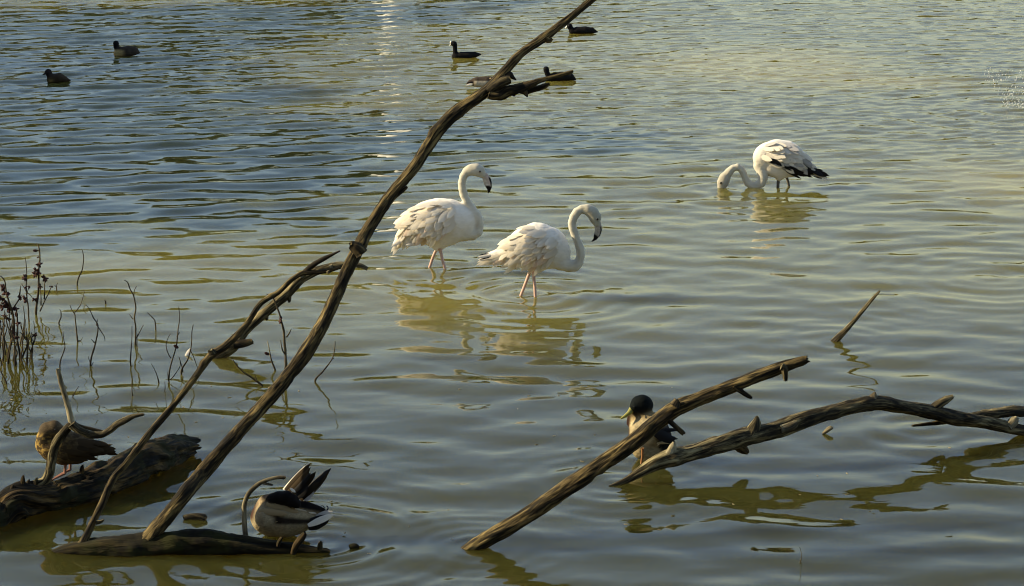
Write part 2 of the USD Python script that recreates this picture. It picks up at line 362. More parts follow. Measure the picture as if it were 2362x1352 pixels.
m, g = tube(limb([(1128, 215, 15), (1150, 218, 15), (1175, 208, 13), (1200, 203, 12), (1220, 196, 10), (1245, 186, 6.5), (1280, 177, 5), (1321, 165, 4)], mainY(205) - .02), step=.008, seg=16, rough=.28, seed=24, along=10)
fork = part("side_limb", m, "brown_bark", tree, prim=g)
stub(tree, [(1195, 205, 9), (1212, 208, 9), (1235, 205, 7), (1255, 199, 6.5), (1266, 193, 4)], mainY(205) + .03, "brown_bark", 25)
stub(tree, [(1150, 222, 10), (1157, 227, 5)], mainY(222), "dark_twig", 26)
stub(tree, [(1182, 212, 8), (1187, 221, 3)], mainY(212), "dark_twig", 27)
stub(tree, [(1208, 208, 9), (1216, 222, 3)], mainY(212), "dark_twig", 28)
stub(tree, [(1258, 85, 9), (1266, 92, 7), (1272, 89, 5)], mainY(90), "brown_bark", 29)
stub(tree, [(905, 455, 9), (938, 432, 4)], mainY(445), "brown_bark", 30)
# the thin limb that forks under the long one
thin = [(160, 1282, 12.1, TY - .02), (188, 1256, 10.2), (213, 1207, 8.6), (235, 1163, 8.6), (262, 1103, 8.3), (292, 1068, 7.5), (340, 1006, 7.9), (400, 935, 7.5), (450, 870, 7.5), (490, 818, 9.0), (518, 800, 9.0), (545, 775, 7.9), (572, 743, 6.4), (603, 698, 6.1), (641, 675, 6.1),
        (676, 643, 6.1), (704, 629, 6.1), (735, 628, 4.9), (760, 624, 4.5), (796, 612, 3.8)]
TH = lambda py: TY - .02 + .6 * (1282 - py) / 700
thin = [(*p[:3], p[3] if len(p) > 3 else TH(p[1])) for p in thin]
m, g = tube(limb(thin), step=.010, seg=18, rough=.16, seed=31, along=8, knots=((.30, 3, .03, .3), (.565, 2.0, .03, .45), (.80, 2, .02, .35)))
part("thin_limb", m, "brown_bark", tree, prim=g)
stub(tree, [(700, 632, 7), (722, 612, 6.5), (745, 598, 6), (765, 588, 3.5), (784, 579, 2)], TH(620), "dark_twig", 32, seg=10, name="twig")
stub(tree, [(492, 818, 9), (487, 810, 9)], TH(815) - .02, "grey_wood", 33)
stub(tree, [(222, 1205, 6), (234, 1203, 4), (239, 1199, 2)], TH(1205) - .02, "grey_wood", 34)
stub(tree, [(756, 625, 5), (758, 629, 5)], TH(625) - .03, "grey_wood", 35)
# curved pale twig, short pegs on the trunk's tapering end
m, g = tube(limb([(567, 1236, 6.5), (564, 1205, 5.5), (563, 1175, 5.2), (570, 1145, 5), (586, 1125, 5), (608, 1110, 4.6), (632, 1103, 4), (648, 1101, 4), (658, 1102, 4)], TY + .02), step=.008, seg=12, rough=.14, seed=36)
part("twig", m, "pale_twig", tree, prim=g, label="pale twig arching up from the trunk")
stub(tree, [(604, 1114, 3.5), (618, 1117, 3), (628, 1119, 2.5)], TY + .02, "pale_twig", 37, seg=8, name="twig")
stub(tree, [(676, 1278, 6), (684, 1258, 8), (695, 1243, 8.5), (703, 1231, 6)], TY - .05, "rotten_wood", 38, name="peg")
stub(tree, [(641, 1260, 4), (644, 1250, 5), (650, 1241, 4)], TY - .04, "rotten_wood", 39, name="peg")
stub(tree, [(737, 1268, 6), (738, 1258, 6), (740, 1250, 4)], TY - .03, "wet_wood", 40, name="peg")

# ------------------------------------------------------------------ rotten log with the forked bough, lower left
LG = ground(120, 1170)
log = thing("rotten_log", LG, "thick rotten brown log at the left edge carrying a forked bough", "log")
LN = [(-150, 1250, 50, 13.3), (-60, 1215, 44, 13.5), (0, 1184, 40, 13.65), (45, 1153, 42, 13.72), (85, 1151, 39, 13.8), (130, 1147, 38, 13.9), (220, 1116, 42, 14.1), (283, 1090, 40, 14.3), (334, 1062, 40, 14.5), (380, 1045, 38, 14.7), (436, 1032, 26, 14.9)]
m, g = tube(limb(LN), step=.011, seg=64, rough=.33, ridge=5.5, along=4.5, seed=51, jag1=1.3, knots=((.42, 2.4, .07, .3), (.56, 3.9, .06, -.3)))
part("trunk", m, "rotten_wood", log, prim=g)
for k, (x_, y_) in enumerate([(53, 1096), (84, 1102), (30, 1118), (66, 1106), (190, 1072), (300, 1046), (352, 1022), (398, 1008), (425, 1010), (270, 1062)]):
    yy = np.interp(x_, [q[0] for q in LN], [q[3] for q in LN]); cy = np.interp(x_, [q[0] for q in LN], [q[1] for q in LN]); rr_ = np.interp(x_, [q[0] for q in LN], [q[2] for q in LN])
    stub(log, [(x_ - 6, cy - rr_ * .3, 9), (x_ - 2, cy - rr_ * .8, 7), (x_, y_ + 4, 4), (x_ + 2, y_, 1.2)], yy, "rotten_wood", 60 + k, seg=8, name="splinter", rough=.35)
BY_ = 13.82
m, g = tube(limb([(66, 1124, 13), (85, 1118, 11), (104, 1108, 10.5), (114, 1090, 10.5), (118, 1068, 10), (122, 1045, 10), (131, 1020, 10.5), (146, 999, 10), (160, 983, 9.5), (168, 977, 9)], BY_), step=.008, seg=18, rough=.2, seed=65, along=12)
bough = part("bough", m, "grey_wood", log, prim=g)
m, g = tube(limb([(166, 978, 8), (161, 955, 7), (152, 920, 6.5), (143, 890, 6), (133, 852, 5)], BY_), step=.008, seg=14, rough=.14, seed=66, along=12)
part("twig", m, "pale_twig", log, prim=g, label="straight upright broken twig")
m, g = tube(limb([(166, 978, 9.5), (176, 988, 9), (190, 996, 8.5), (210, 1003, 9), (232, 1003, 8.5), (252, 994, 7.5), (272, 978, 7.5), (292, 968, 7.5), (310, 960, 5), (332, 956, 3.2)], BY_ - .03), step=.007, seg=16, rough=.3, seed=67, along=16)
part("twig", m, "grey_wood", log, prim=g, label="bark-ringed twig bending right")
stub(log, [(170, 977, 6), (190, 984, 4), (212, 990, 4), (236, 995, 3)], BY_ + .06, "dark_twig", 68, seg=8, name="twig")

# ------------------------------------------------------------------ pale branch in the water behind the thin limb
PY = ground(520, 825)[1]
pb = thing("driftwood_branch", ground(520, 825), "slender grey driftwood branch rising behind the thin forked limb", "driftwood")
m, g = tube(limb([(470, 846, 6), (500, 822, 14), (530, 803, 16), (548, 787, 14), (566, 765, 10), (610, 722, 11.5), (664, 676, 10.5), (700, 640, 9.5), (738, 622, 9), (790, 612, 8), (825, 612, 6), (846, 620, 5)], PY), step=.012, seg=18, rough=.2, seed=71)
part("limb", m, "grey_wood", pb, prim=g)
stub(pb, [(540, 795, 12), (562, 792, 10), (580, 788, 7)], PY - .04, "brown_bark", 72)
stub(pb, [(612, 724, 9), (616, 738, 3)], PY, "grey_wood", 73)
stub(pb, [(664, 680, 9), (668, 697, 3)], PY, "grey_wood", 74)
stub(pb, [(694, 640, 6), (694, 633, 5)], PY - .03, "pale_twig", 75)
stub(pb, [(762, 616, 6), (766, 612, 3)], PY - .03, "pale_twig", 76)

# ------------------------------------------------------------------ branches at the right
DY = ground(1092, 1264)[1]
db = thing("leaning_branch", ground(1092, 1264), "straight brown broken branch leaning out of the water in front of the drake", "branch")
dn = [(1060, 1285, 16.3), (1092, 1262, 17.5), (1130, 1240, 18.1), (1200, 1200, 18.5), (1300, 1131, 18.8), (1400, 1064, 18.8), (1470, 1013, 18.8), (1530, 962, 19.4), (1565, 938, 18.1), (1620, 917, 15.4), (1700, 886, 15.0), (1780, 856, 13.8), (1825, 840, 11.9), (1858, 830, 10.0)]
m, g = tube(limb(dn, DY), step=.010, seg=34, rough=.13, ridge=5, along=4, seed=81, jag1=1.1, knots=((.58, 2.6, .045, .35), (.40, 4.4, .03, -.35), (.44, 4.0, .02, -.5), (.25, 2.4, .06, .12)))
part("limb", m, "brown_bark", db, prim=g)
stub(db, [(1802, 846, 8), (1810, 851, 8), (1811, 866, 6), (1812, 876, 5.5)], DY - .03, "grey_wood", 82, seg=12)
stub(db, [(1692, 890, 8), (1716, 907, 6), (1732, 917, 5)], DY - .02, "brown_bark", 83)
stub(db, [(1535, 962, 8), (1560, 985, 6), (1576, 1000, 6)], DY - .02, "brown_bark", 84)
stub(db, [(1556, 935, 12), (1561, 926, 9)], DY - .05, "dark_twig", 85)

RY0, RY1 = ground(1425, 1119)[1], ground(2362, 1004)[1]
RYf = lambda px: RY0 + (RY1 - RY0) * (px - 1425) / 937
rb = thing("arched_branch", ground(1425, 1119), "long pale weathered branch arching low over the water at the right", "branch")
rn = [(1405, 1124, 3.8), (1440, 1110, 7.5), (1475, 1090, 12.0), (1520, 1066, 18.0), (1555, 1054, 20.3), (1590, 1046, 18.0), (1650, 1028, 19.6), (1720, 1008, 21.1), (1790, 992, 20.3), (1860, 967, 18.8), (1920, 951, 16.9), (1970, 938, 16.5), (2020, 930, 16.5), (2080, 938, 15.4),
      (2150, 950, 16.5), (2200, 963, 16.5), (2260, 972, 14.3), (2320, 985, 13.5), (2362, 994, 12.8), (2420, 1010, 10.5)]
m, g = tube(limb([(*p, RYf(p[0])) for p in rn]), step=.010, seg=32, rough=.15, ridge=5, along=5, seed=91, knots=((.36, 2.6, .05, .2), (.56, 2.2, .05, .2), (.14, 3.4, .05, .3), (.8, 2.5, .05, .25)))
part("limb", m, "grey_wood", rb, prim=g)
def rstub(q, d, lk, seed, **k): return stub(rb, [(*p, RYf(p[0]) + d) for p in q], None, lk, seed, **k)
rstub([(1528, 1066, 14), (1544, 1047, 12), (1552, 1030, 9), (1554, 1021, 4)], -.01, "pale_twig", 92)
rstub([(1730, 1004, 18), (1740, 985, 15), (1745, 971, 10), (1746, 962, 4)], .0, "grey_wood", 93, seg=16, jag1=.9)
rstub([(1800, 990, 10), (1822, 984, 10), (1838, 976, 8)], -.045, "pale_twig", 94, jag1=.2)
rstub([(2010, 925, 14), (2016, 914, 9), (2018, 905, 3)], .0, "pale_twig", 95)
rstub([(2145, 948, 11), (2165, 933, 10), (2182, 923, 9), (2194, 917, 6)], .0, "grey_wood", 96, jag1=1.2)
rstub([(1628, 1028, 12), (1642, 1017, 9), (1655, 1011, 6)], .07, "grey_wood", 97)
rstub([(1700, 1025, 14), (1714, 1036, 11), (1724, 1043, 6)], .03, "brown_bark", 98)
rstub([(2325, 985, 12), (2338, 972, 11), (2345, 963, 6)], -.01, "pale_twig", 99, jag1=.3)
rstub([(2235, 966, 14), (2270, 958, 13), (2320, 951, 13), (2362, 950, 13), (2430, 945, 12)], .06, "grey_wood", 100, name="side_limb", rough=.25)
rstub([(2180, 972, 7), (2150, 977, 5), (2105, 982, 3)], .04, "brown_bark", 101, seg=8, name="twig")

sk = thing("slanting_stick", ground(1925, 786), "short broken stick slanting up alone out of open water", "stick")
SY = ground(1925, 786)[1]
m, g = tube(limb([(1905, 808, 11.5), (1930, 782, 11.2), (1955, 757, 8.6), (1985, 722, 7.2), (2010, 692, 5.4), (2029, 671, 2.9)], SY), step=.010, seg=20, rough=.3, ridge=6, along=3, seed=111, oval=.3)
part("stick", m, "grey_wood", sk, prim=g)

def bit(name, pix, lk, label, cat, seed, dY=0.0, **kw):
    G = ground(pix[0][0], pix[0][1])
    t = thing(name, G, label, cat)
    m, g = tube(limb([(p[0], p[1], p[2]) for p in pix], G[1] + dY), step=.006, seg=12, rough=.25, seed=seed, **kw)
    part("wood", m, lk, t, prim=g)
bit("floating_stub", [(425, 1197, 9), (455, 1192, 9), (473, 1196, 10)], "grey_wood", "blunt stick end breaking the surface right of the long limb's foot", "stick", 121)
bit("floating_stub", [(806, 1262, 6), (818, 1260, 8), (826, 1264, 6)], "wet_wood", "dark wet stub breaking the surface right of the preening drake", "stick", 122)
bit("floating_stub", [(1898, 1001, 3), (1908, 993, 5), (1915, 988, 5.5), (1921, 987, 3)], "pale_twig", "tiny pale stub poking up beneath the arched branch", "stick", 123)
# trees of the far bank and the white post, out of the frame but mirrored by the ripples
def tree(name, label, group, loc, height, width, seed, n=1500, leaf=(.25, .6), low=.12, lk="foliage_far"):
    r = np.random.default_rng(seed)
    loc = np.asarray(loc, float)
    t = thing(name, loc, label, "tree", group)
    nodes = [[loc[0], loc[1], loc[2] - .3, .22], [loc[0] + .2, loc[1], loc[2] + height * .35, .17], [loc[0] - .1, loc[1], loc[2] + height * .85, .05]]
    m, _ = tube(nodes, step=.6, seg=8, rough=.1, seed=seed)
    part("trunk", m, "bark_far", t)
    lobes = r.normal(size=(16, 3)) * [width * .28, width * .28, height * .22] + [0, 0, height * .58]
    c = lobes[r.integers(0, 16, n)] + r.normal(size=(n, 3)) * [width * .12, width * .12, height * .10]
    c[:, 2] = np.where((c[:, 2] < height * low) | (c[:, 2] > height), r.uniform(height * low, height, n), c[:, 2])
    c += loc
    a = r.normal(size=(n, 3)); a /= np.linalg.norm(a, axis=1, keepdims=True)
    q = np.cross(a, r.normal(size=(n, 3))); q /= np.linalg.norm(q, axis=1, keepdims=True)
    s = r.uniform(*leaf, (n, 1))
    v = np.stack([c - a * s, c + q * s * .55, c + a * s, c - q * s * .55], 1).reshape(-1, 3)
    i = np.arange(n)[:, None] * 4
    part("crown", (v, np.vstack([i + [0, 1, 2], i + [0, 2, 3]])), lk, t, smooth=False)
tr = np.random.default_rng(5)
for k in range(30):
    x = -46 + k * 3.1 + tr.uniform(-.9, .9)
    h = np.interp(x, [-46, -22, -9, -1, 9, 46], [16.5, 16.5, 15.5, 11.0, 5.5, 5.5]) * tr.uniform(.84, 1.12)
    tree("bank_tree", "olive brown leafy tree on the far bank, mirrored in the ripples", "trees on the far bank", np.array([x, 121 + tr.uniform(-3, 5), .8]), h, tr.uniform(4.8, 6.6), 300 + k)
WP = ground(916, 0); WP = np.array([WP[0] / WP[1] * 62, 62, 0.0])
# trees added behind the photographer to cut sky light; left-bank trees shading the pond
near_v = lambda x, y: (np.stack([x.ravel(), y.ravel(), (-.6 + 2.0 * sstep(6.5, -1, y) + .5 * meshkit.fbm(np.stack([x * .2, y * .2, x * 0], -1), 3, 6)).ravel()], 1), grid_faces(*x.shape))
tag(part("near_bank", near_v(*np.meshgrid(np.linspace(-60, 60, 50), np.linspace(-40, 7, 20), indexing="ij")), "bank_earth"), "earthen bank where the photographer stands", "bank", kind="structure")
for k in range(17):
    tree("shore_tree", "unseen dark leafy tree added behind the photographer to block sky light", "added trees on the near bank", [-40 + k * 5 + tr.uniform(-1, 1), -9 + tr.uniform(-4, 2), 1.2], tr.uniform(13, 18), 9.0, 400 + k, n=1100, leaf=(.5, 1.1), low=.06, lk="foliage_near")
for k in range(6):
    tree("side_tree", "leafy tree on the left bank that shades the pond's far left", "trees on the left bank", [-18.5 + tr.uniform(-1.2, 1.2), 23.5 + k * 2.2, .2], tr.uniform(7.3, 8.3), 4.0, 450 + k, n=900, leaf=(.3, .6), low=.10)
post = thing("white_post", WP, "tall white post beyond the upper edge whose bright streak is mirrored in the water", "post")
part("pole", trimesh.creation.revolve([[.01, -1], [.40, -1], [.40, 4.1], [.37, 4.18], [.01, 4.2]], sections=24).apply_translation(WP), "white_paint", post, smooth=40)
part("cap", trimesh.creation.revolve([[.01, 4.201], [.46, 4.201], [.46, 4.28], [.01, 4.34]], sections=24).apply_translation(WP), "white_paint", post, smooth=40)

# dry waterside stems: every plant a thing with its stem, twigs and seed heads
def plant(px, sc, og, stem, label, twigs=(), heads=(), lk="dark_twig", group=None, r0=3.0, leaf=(), name="dry_stem"):
    to = lambda q: (og[0] + q[0] * sc, og[1] + q[1] * sc)
    b = to(stem[0]); G = ground(*b)
    sd = int(b[0] * 7 + b[1]) % 1000
    rr = np.random.default_rng(sd)
    t = thing(name, G, label, "plant", group)
    def run(pts, ra, rb_, nm, down=0.0):
        P = [to(q) for q in pts]
        n = len(P)
        nodes = [[*at(p[0], p[1], G[1] + dy), (ra + (rb_ - ra) * i / max(1, n - 1)) * mpp(p[0], p[1], G[1])] for i, (p, dy) in enumerate(zip(P, np.cumsum(rr.uniform(-.012, .012, n))))]
        if down: nodes = [[nodes[0][0] + .004, nodes[0][1], -down, nodes[0][3]]] + nodes
        m, g = tube(nodes, step=.012, seg=7, rough=.25, seed=sd, along=20, jag1=.3, wob=.035, flake=.15)
        part(nm, m, lk, t, prim=g)
    r0 *= .66; run(stem, r0, r0 * .38, "stem", .08)
    for tw in twigs: run(tw, r0 * .62, r0 * .3, "twig")
    for h in heads:
        p = to(h); c = at(p[0], p[1], G[1]); s = h[2] * sc * mpp(p[0], p[1], G[1]); bits = []
        for k in range(9):
            d = rr.normal(size=3); d /= np.linalg.norm(d)
            o = trimesh.creation.icosphere(1, 1.0); o.apply_scale([s * .22, s * .22, s * .5])
            o.apply_transform(trimesh.geometry.align_vectors([0, 0, 1], d)); o.apply_translation(c + d * s * .45); bits.append(o)
        part("seed_head", trimesh.util.concatenate(bits), "seed_dark", t)
    for lf in leaf:
        p = to(lf); c = at(p[0], p[1], G[1]); s = lf[2] * sc * mpp(p[0], p[1], G[1])
        o = trimesh.creation.icosphere(2, 1.0); o.apply_scale([s, s * .15, s * .6]); o.apply_transform(trimesh.transformations.rotation_matrix(lf[3], [0, 1, 0])); o.apply_translation(c)
        part("leaf", o, "seed_dark", t)
A = (.2958, (0, 560))      # 260/879 crop of the left edge
B = (.3329, (0, 550))
C = (.3107, (440, 540))
def pl(S, *a, **k): plant(0, S[0], S[1], *a, **k)
pl(A, [(280, 560), (290, 420), (290, 280), (300, 190), (312, 110), (305, 45), (285, 5)], "tall dry stem crowned with dark star-shaped seed heads at the left", r0=4.2,
   twigs=[[(312, 535), (345, 460), (380, 390), (397, 340)], [(320, 490), (318, 420), (312, 360)], [(345, 440), (347, 370), (345, 310)], [(300, 60), (280, 62)]],
   heads=[(305, 170, 34), (282, 215, 30), (275, 245, 34), (300, 240, 30), (348, 280, 36), (312, 338, 28), (270, 440, 28), (398, 340, 18), (300, 110, 16)], leaf=[(275, 62, 18, .1)], name="seed_stem")
pl(A, [(232, 620), (222, 500), (212, 440), (205, 330), (205, 260), (200, 180), (197, 120)], "thin stem with drooping brown seed heads left of the tallest seed stem", r0=3.0,
   twigs=[[(212, 400), (190, 350), (172, 318)], [(212, 390), (222, 360), (230, 335)], [(205, 385), (240, 410), (260, 440)]], heads=[(198, 272, 34), (192, 440, 36), (200, 345, 20), (226, 345, 16)], name="seed_stem")
pl(A, [(60, 900), (90, 720), (88, 580), (70, 480), (50, 400), (35, 310), (0, 268)], "densest clump stem with blackish seed heads at the picture's left edge", r0=5.0,
   twigs=[[(85, 560), (110, 500), (150, 440), (162, 420)], [(70, 500), (30, 450), (5, 475)], [(88, 600), (40, 580), (0, 565)], [(150, 440), (155, 380), (158, 340)], [(75, 520), (110, 520), (150, 515)]],
   heads=[(15, 350, 36), (45, 400, 40), (10, 440, 40), (45, 470, 44), (25, 500, 40), (65, 515, 40), (130, 515, 30), (40, 580, 30), (155, 430, 26), (95, 515, 28), (30, 350, 24)], name="seed_stem")
pl(A, [(118, 960), (115, 800), (85, 700), (60, 640), (50, 590), (70, 560)], "short crooked stem inside the left clump", r0=3.6)
pl(A, [(160, 920), (148, 850), (130, 760), (135, 660), (130, 560), (125, 530)], "pale-lit stem with a single dark pod at its top", r0=5.0, heads=[(138, 625, 28)], leaf=[(128, 560, 22, 1.5)])
pl(A, [(165, 918), (190, 850), (215, 770), (190, 740), (145, 705)], "stem leaning left at the clump's right side", r0=3.2, twigs=[[(215, 770), (222, 720), (230, 690)]])
pl(A, [(240, 900), (235, 850), (220, 800), (218, 720)], "low forked stem on the right of the clump", r0=3.2, twigs=[[(238, 860), (255, 780), (268, 700), (262, 600)]])
pl(A, [(155, 800), (172, 720), (190, 640), (198, 560), (185, 480)], "slender stem curving up between the seed heads", r0=3.0, twigs=[[(178, 700), (168, 660), (165, 625)]])
pl(A, [(20, 960), (18, 920), (28, 900)], "short bare sprig low at the left edge", r0=2.6)
pl(A, [(52, 830), (30, 760), (0, 700)], "bare stem leaning out of the frame at the left", r0=3.2)
pl(A, [(48, 1110), (20, 1040), (0, 1000)], "lowest bare stem leaning left at the edge", r0=3.4)
pl(A, [(443, 378), (440, 340), (452, 310)], "tiny lone sprig above the others", r0=2.2, twigs=[[(440, 345), (425, 330)]])
pl(A, [(820, 470), (818, 455), (812, 445)], "speck of a sprig in open water", r0=2.4, twigs=[[(820, 460), (828, 455)]])
pl(A, [(472, 650), (462, 630), (478, 570), (474, 540), (460, 520)], "curved bare stem standing behind the upright twig of the log", r0=2.8)
pl(A, [(465, 985), (468, 930), (490, 860), (500, 810), (484, 740), (480, 690)], "wavy bare stem just above the log's upright twig", r0=2.8)
pl(A, [(605, 325), (615, 270), (640, 200), (645, 120), (630, 50)], "tallest bare stem between the two groups of plants", r0=2.8)
pl(A, [(602, 770), (602, 660), (597, 570), (575, 535), (558, 493)], "bare stem with a raised side arm", r0=2.8, twigs=[[(582, 545), (620, 490), (640, 440), (670, 370)], [(603, 765), (628, 762), (640, 735)]])
pl(A, [(708, 965), (735, 780), (750, 650), (725, 590), (705, 520), (680, 482)], "forked bare stem with two long arms", r0=3.0, twigs=[[(752, 640), (790, 690), (820, 745), (820, 770)], [(750, 640), (766, 590)], [(735, 780), (712, 750)], [(708, 960), (690, 885)], [(712, 960), (730, 930)]])
pl(B, [(940, 740), (935, 620), (925, 555), (935, 480), (922, 400), (898, 350), (885, 305), (865, 293)], "thick-stemmed bare plant with a forked hooked top", r0=3.4, twigs=[[(928, 410), (932, 370), (950, 330)], [(945, 690), (970, 650), (995, 600)], [(920, 560), (898, 525)], [(948, 740), (955, 660)]])
pl(B, [(914, 890), (912, 760), (910, 600)], "single upright rod left of the hooked plant", r0=2.6)
pl(B, [(1075, 640), (1070, 580), (1040, 540), (1015, 515)], "small bare stem leaning left in open water", r0=2.8)
pl(B, [(1170, 1000), (1185, 860), (1210, 740), (1225, 620), (1235, 550), (1230, 478)], "tall bare stem with a dark leaf beside the thin limb", r0=3.0, twigs=[[(1180, 980), (1220, 930), (1250, 870), (1245, 825)], [(1185, 830), (1150, 740), (1165, 690), (1183, 658)], [(1225, 680), (1245, 650)], [(1165, 985), (1160, 925)]], leaf=[(1220, 750, 20, .6)])
pl(B, [(1262, 940), (1305, 840), (1313, 760), (1315, 670), (1330, 595)], "forked bare stem nearest behind the thin limb", r0=3.0, twigs=[[(1315, 770), (1360, 860), (1382, 935)], [(1268, 930), (1255, 860), (1245, 825)]])
pl(B, [(1100, 1005), (1085, 960), (1040, 870)], "short bare stem slanting left between taller ones", r0=2.6)
pl(B, [(922, 1090), (918, 1020), (920, 955)], "short straight sprig above the brown hen", r0=2.4, twigs=[[(920, 1090), (895, 1105)], [(924, 1088), (945, 1108)]])
pl(B, [(505, 1105), (520, 1075), (555, 1022)], "short sprig slanting right above the brown hen", r0=2.4, twigs=[[(508, 1095), (500, 1080)]])
pl(B, [(1143, 1065), (1145, 1030), (1141, 988)], "tiny upright sprig left of the thin limb", r0=2.2)
pl(C, [(703, 1032), (710, 900), (706, 760), (685, 660), (650, 540), (612, 460), (575, 446)], "tall dark stem rising between the two crossing limbs", r0=5.0, twigs=[[(710, 765), (730, 735), (742, 705)], [(698, 890), (675, 850), (665, 790)]], heads=[(665, 640, 34)])
pl(C, [(630, 1022), (602, 930), (587, 860), (570, 785)], "pale slim stem with a round dark leaf", r0=3.4, leaf=[(566, 888, 20, .4)], lk="pale_twig")
pl(C, [(920, 1096), (980, 1010), (1042, 890), (1058, 782)], "bare stem curving up right of the long limb", r0=3.4)
pl(C, [(530, 1132), (480, 1085), (380, 1010), (320, 930)], "dark crooked twig slanting left from the water by the long limb", r0=4.4, twigs=[[(490, 1090), (478, 1050)]])
pl((1, (0, 0)), [(1843, 1300), (1846, 1290), (1842, 1263)], "tiny lone twig in open water at the lower right", r0=2.0, twigs=[[(1844, 1297), (1850, 1298)]], name="lone_twig")

pr = np.random.default_rng(31)
for k, (x_, y_, top, ln, what) in enumerate([(8, 905, 560, -12, "with a bent tip at the frame's edge"), (28, 930, 520, 10, "second from the frame's edge"), (42, 870, 600, -20, "between the two darkest stems"), (70, 945, 640, 25, "crossing low through the clump"), (78, 890, 470, -8, "tallest plain one of the clump"),
                                          (100, 925, 610, 18, "behind the clump's middle"), (128, 955, 700, -22, "short, leaning left under the pods"), (178, 935, 590, 14, "at the clump's outer right side"), (205, 950, 660, -10, "low on the clump's right, upright"), (250, 905, 690, 12, "rightmost of the clump")]):
    n_ = 6; q = [(x_ + ln * (i / n_) ** 1.3 + pr.uniform(-7, 7) * (i > 0), y_ + (top - y_) * i / n_) for i in range(n_ + 1)]
    j_ = q[3]; j2 = q[4]
    pl(A, q, "thin dead stem " + what + " in the left clump", r0=3.6, twigs=[[j_, (j_[0] + 18, j_[1] - 45), (j_[0] + 26, j_[1] - 85)], [j2, (j2[0] - 16, j2[1] - 30), (j2[0] - 22, j2[1] - 66)]], heads=[(q[5][0], q[5][1], 22), (j_[0] + 26, j_[1] - 85, 18)] if k % 3 == 0 else ())

# droplets thrown up at the right edge
SG = ground(2345, 248)
sr = np.random.default_rng(9); drops = []
for k in range(260):
    a = sr.uniform(-1, 1); h = sr.random() ** 1.2
    px_, py_ = 2345 + a * (25 + 40 * h) - 20 * h, 250 - 88 * h + sr.uniform(-6, 6)
    p = at(px_, min(py_, 249), SG[1] + sr.uniform(-.2, .2)); p[2] = max(p[2], .01)
    o = trimesh.creation.icosphere(1, sr.uniform(.002, .0055)); o.apply_scale([1, 1, sr.uniform(1, 2.2)]); o.apply_translation(p); drops.append(o)
tag(part("water_splash", trimesh.util.concatenate(drops), "splash_water"), "spray of clear droplets thrown up at the right edge", "splash", kind="stuff")
# ------------------------------------------------------------------ birds
def surface_nets(f, org, h):
    """closed smooth surface of the zero set of the grid f (negative inside)"""
    ins = f < 0
    nx, ny, nz = f.shape
    acc = np.zeros((nx - 1, ny - 1, nz - 1, 3)); cnt = np.zeros((nx - 1, ny - 1, nz - 1))
    for ax in range(3):
        o1, o2 = [k for k in range(3) if k != ax]
        for d1 in (0, 1):
            for d2 in (0, 1):
                sl0 = [None] * 3; sl1 = [None] * 3
                sl0[ax] = slice(0, -1); sl1[ax] = slice(1, None)
                for o, d in ((o1, d1), (o2, d2)):
                    sl0[o] = sl1[o] = slice(d, f.shape[o] - 1 + d)
                a, b = f[tuple(sl0)], f[tuple(sl1)]
                cr = (a < 0) != (b < 0)
                t = np.where(cr, a / np.where(cr, a - b, 1), 0)
                p = np.zeros(a.shape + (3,)); p[..., ax] = t; p[..., o1] = d1; p[..., o2] = d2
                acc += p * cr[..., None]; cnt += cr
    act = cnt > 0
    idx = -np.ones(act.shape, int); idx[act] = np.arange(act.sum())
    ijk = np.argwhere(act)
    v = org + h * (ijk + acc[act] / cnt[act][:, None])
    F = []
    for ax in range(3):
        o1, o2 = [(1, 2), (2, 0), (0, 1)][ax]
        sl = [slice(1, -1)] * 3; sl0 = list(sl); sl1 = list(sl)
        sl0[ax] = slice(0, -1); sl1[ax] = slice(1, None)
        a, b = ins[tuple(sl0)], ins[tuple(sl1)]
        for flip, c in ((0, a & ~b), (1, ~a & b)):
            e = np.argwhere(c)
            if not len(e): continue
            off = np.array([1, 1, 1]); off[ax] = 0
            e = e + off
            e1 = np.eye(3, dtype=int)[o1]; e2 = np.eye(3, dtype=int)[o2]
            q = np.stack([idx[tuple(x.T)] for x in (e - e1 - e2, e - e2, e, e - e1)], 1)
            F.append(q[:, ::-1] if flip else q)
    q = np.vstack(F)
    return v, np.vstack([q[:, [0, 1, 2]], q[:, [0, 2, 3]]])
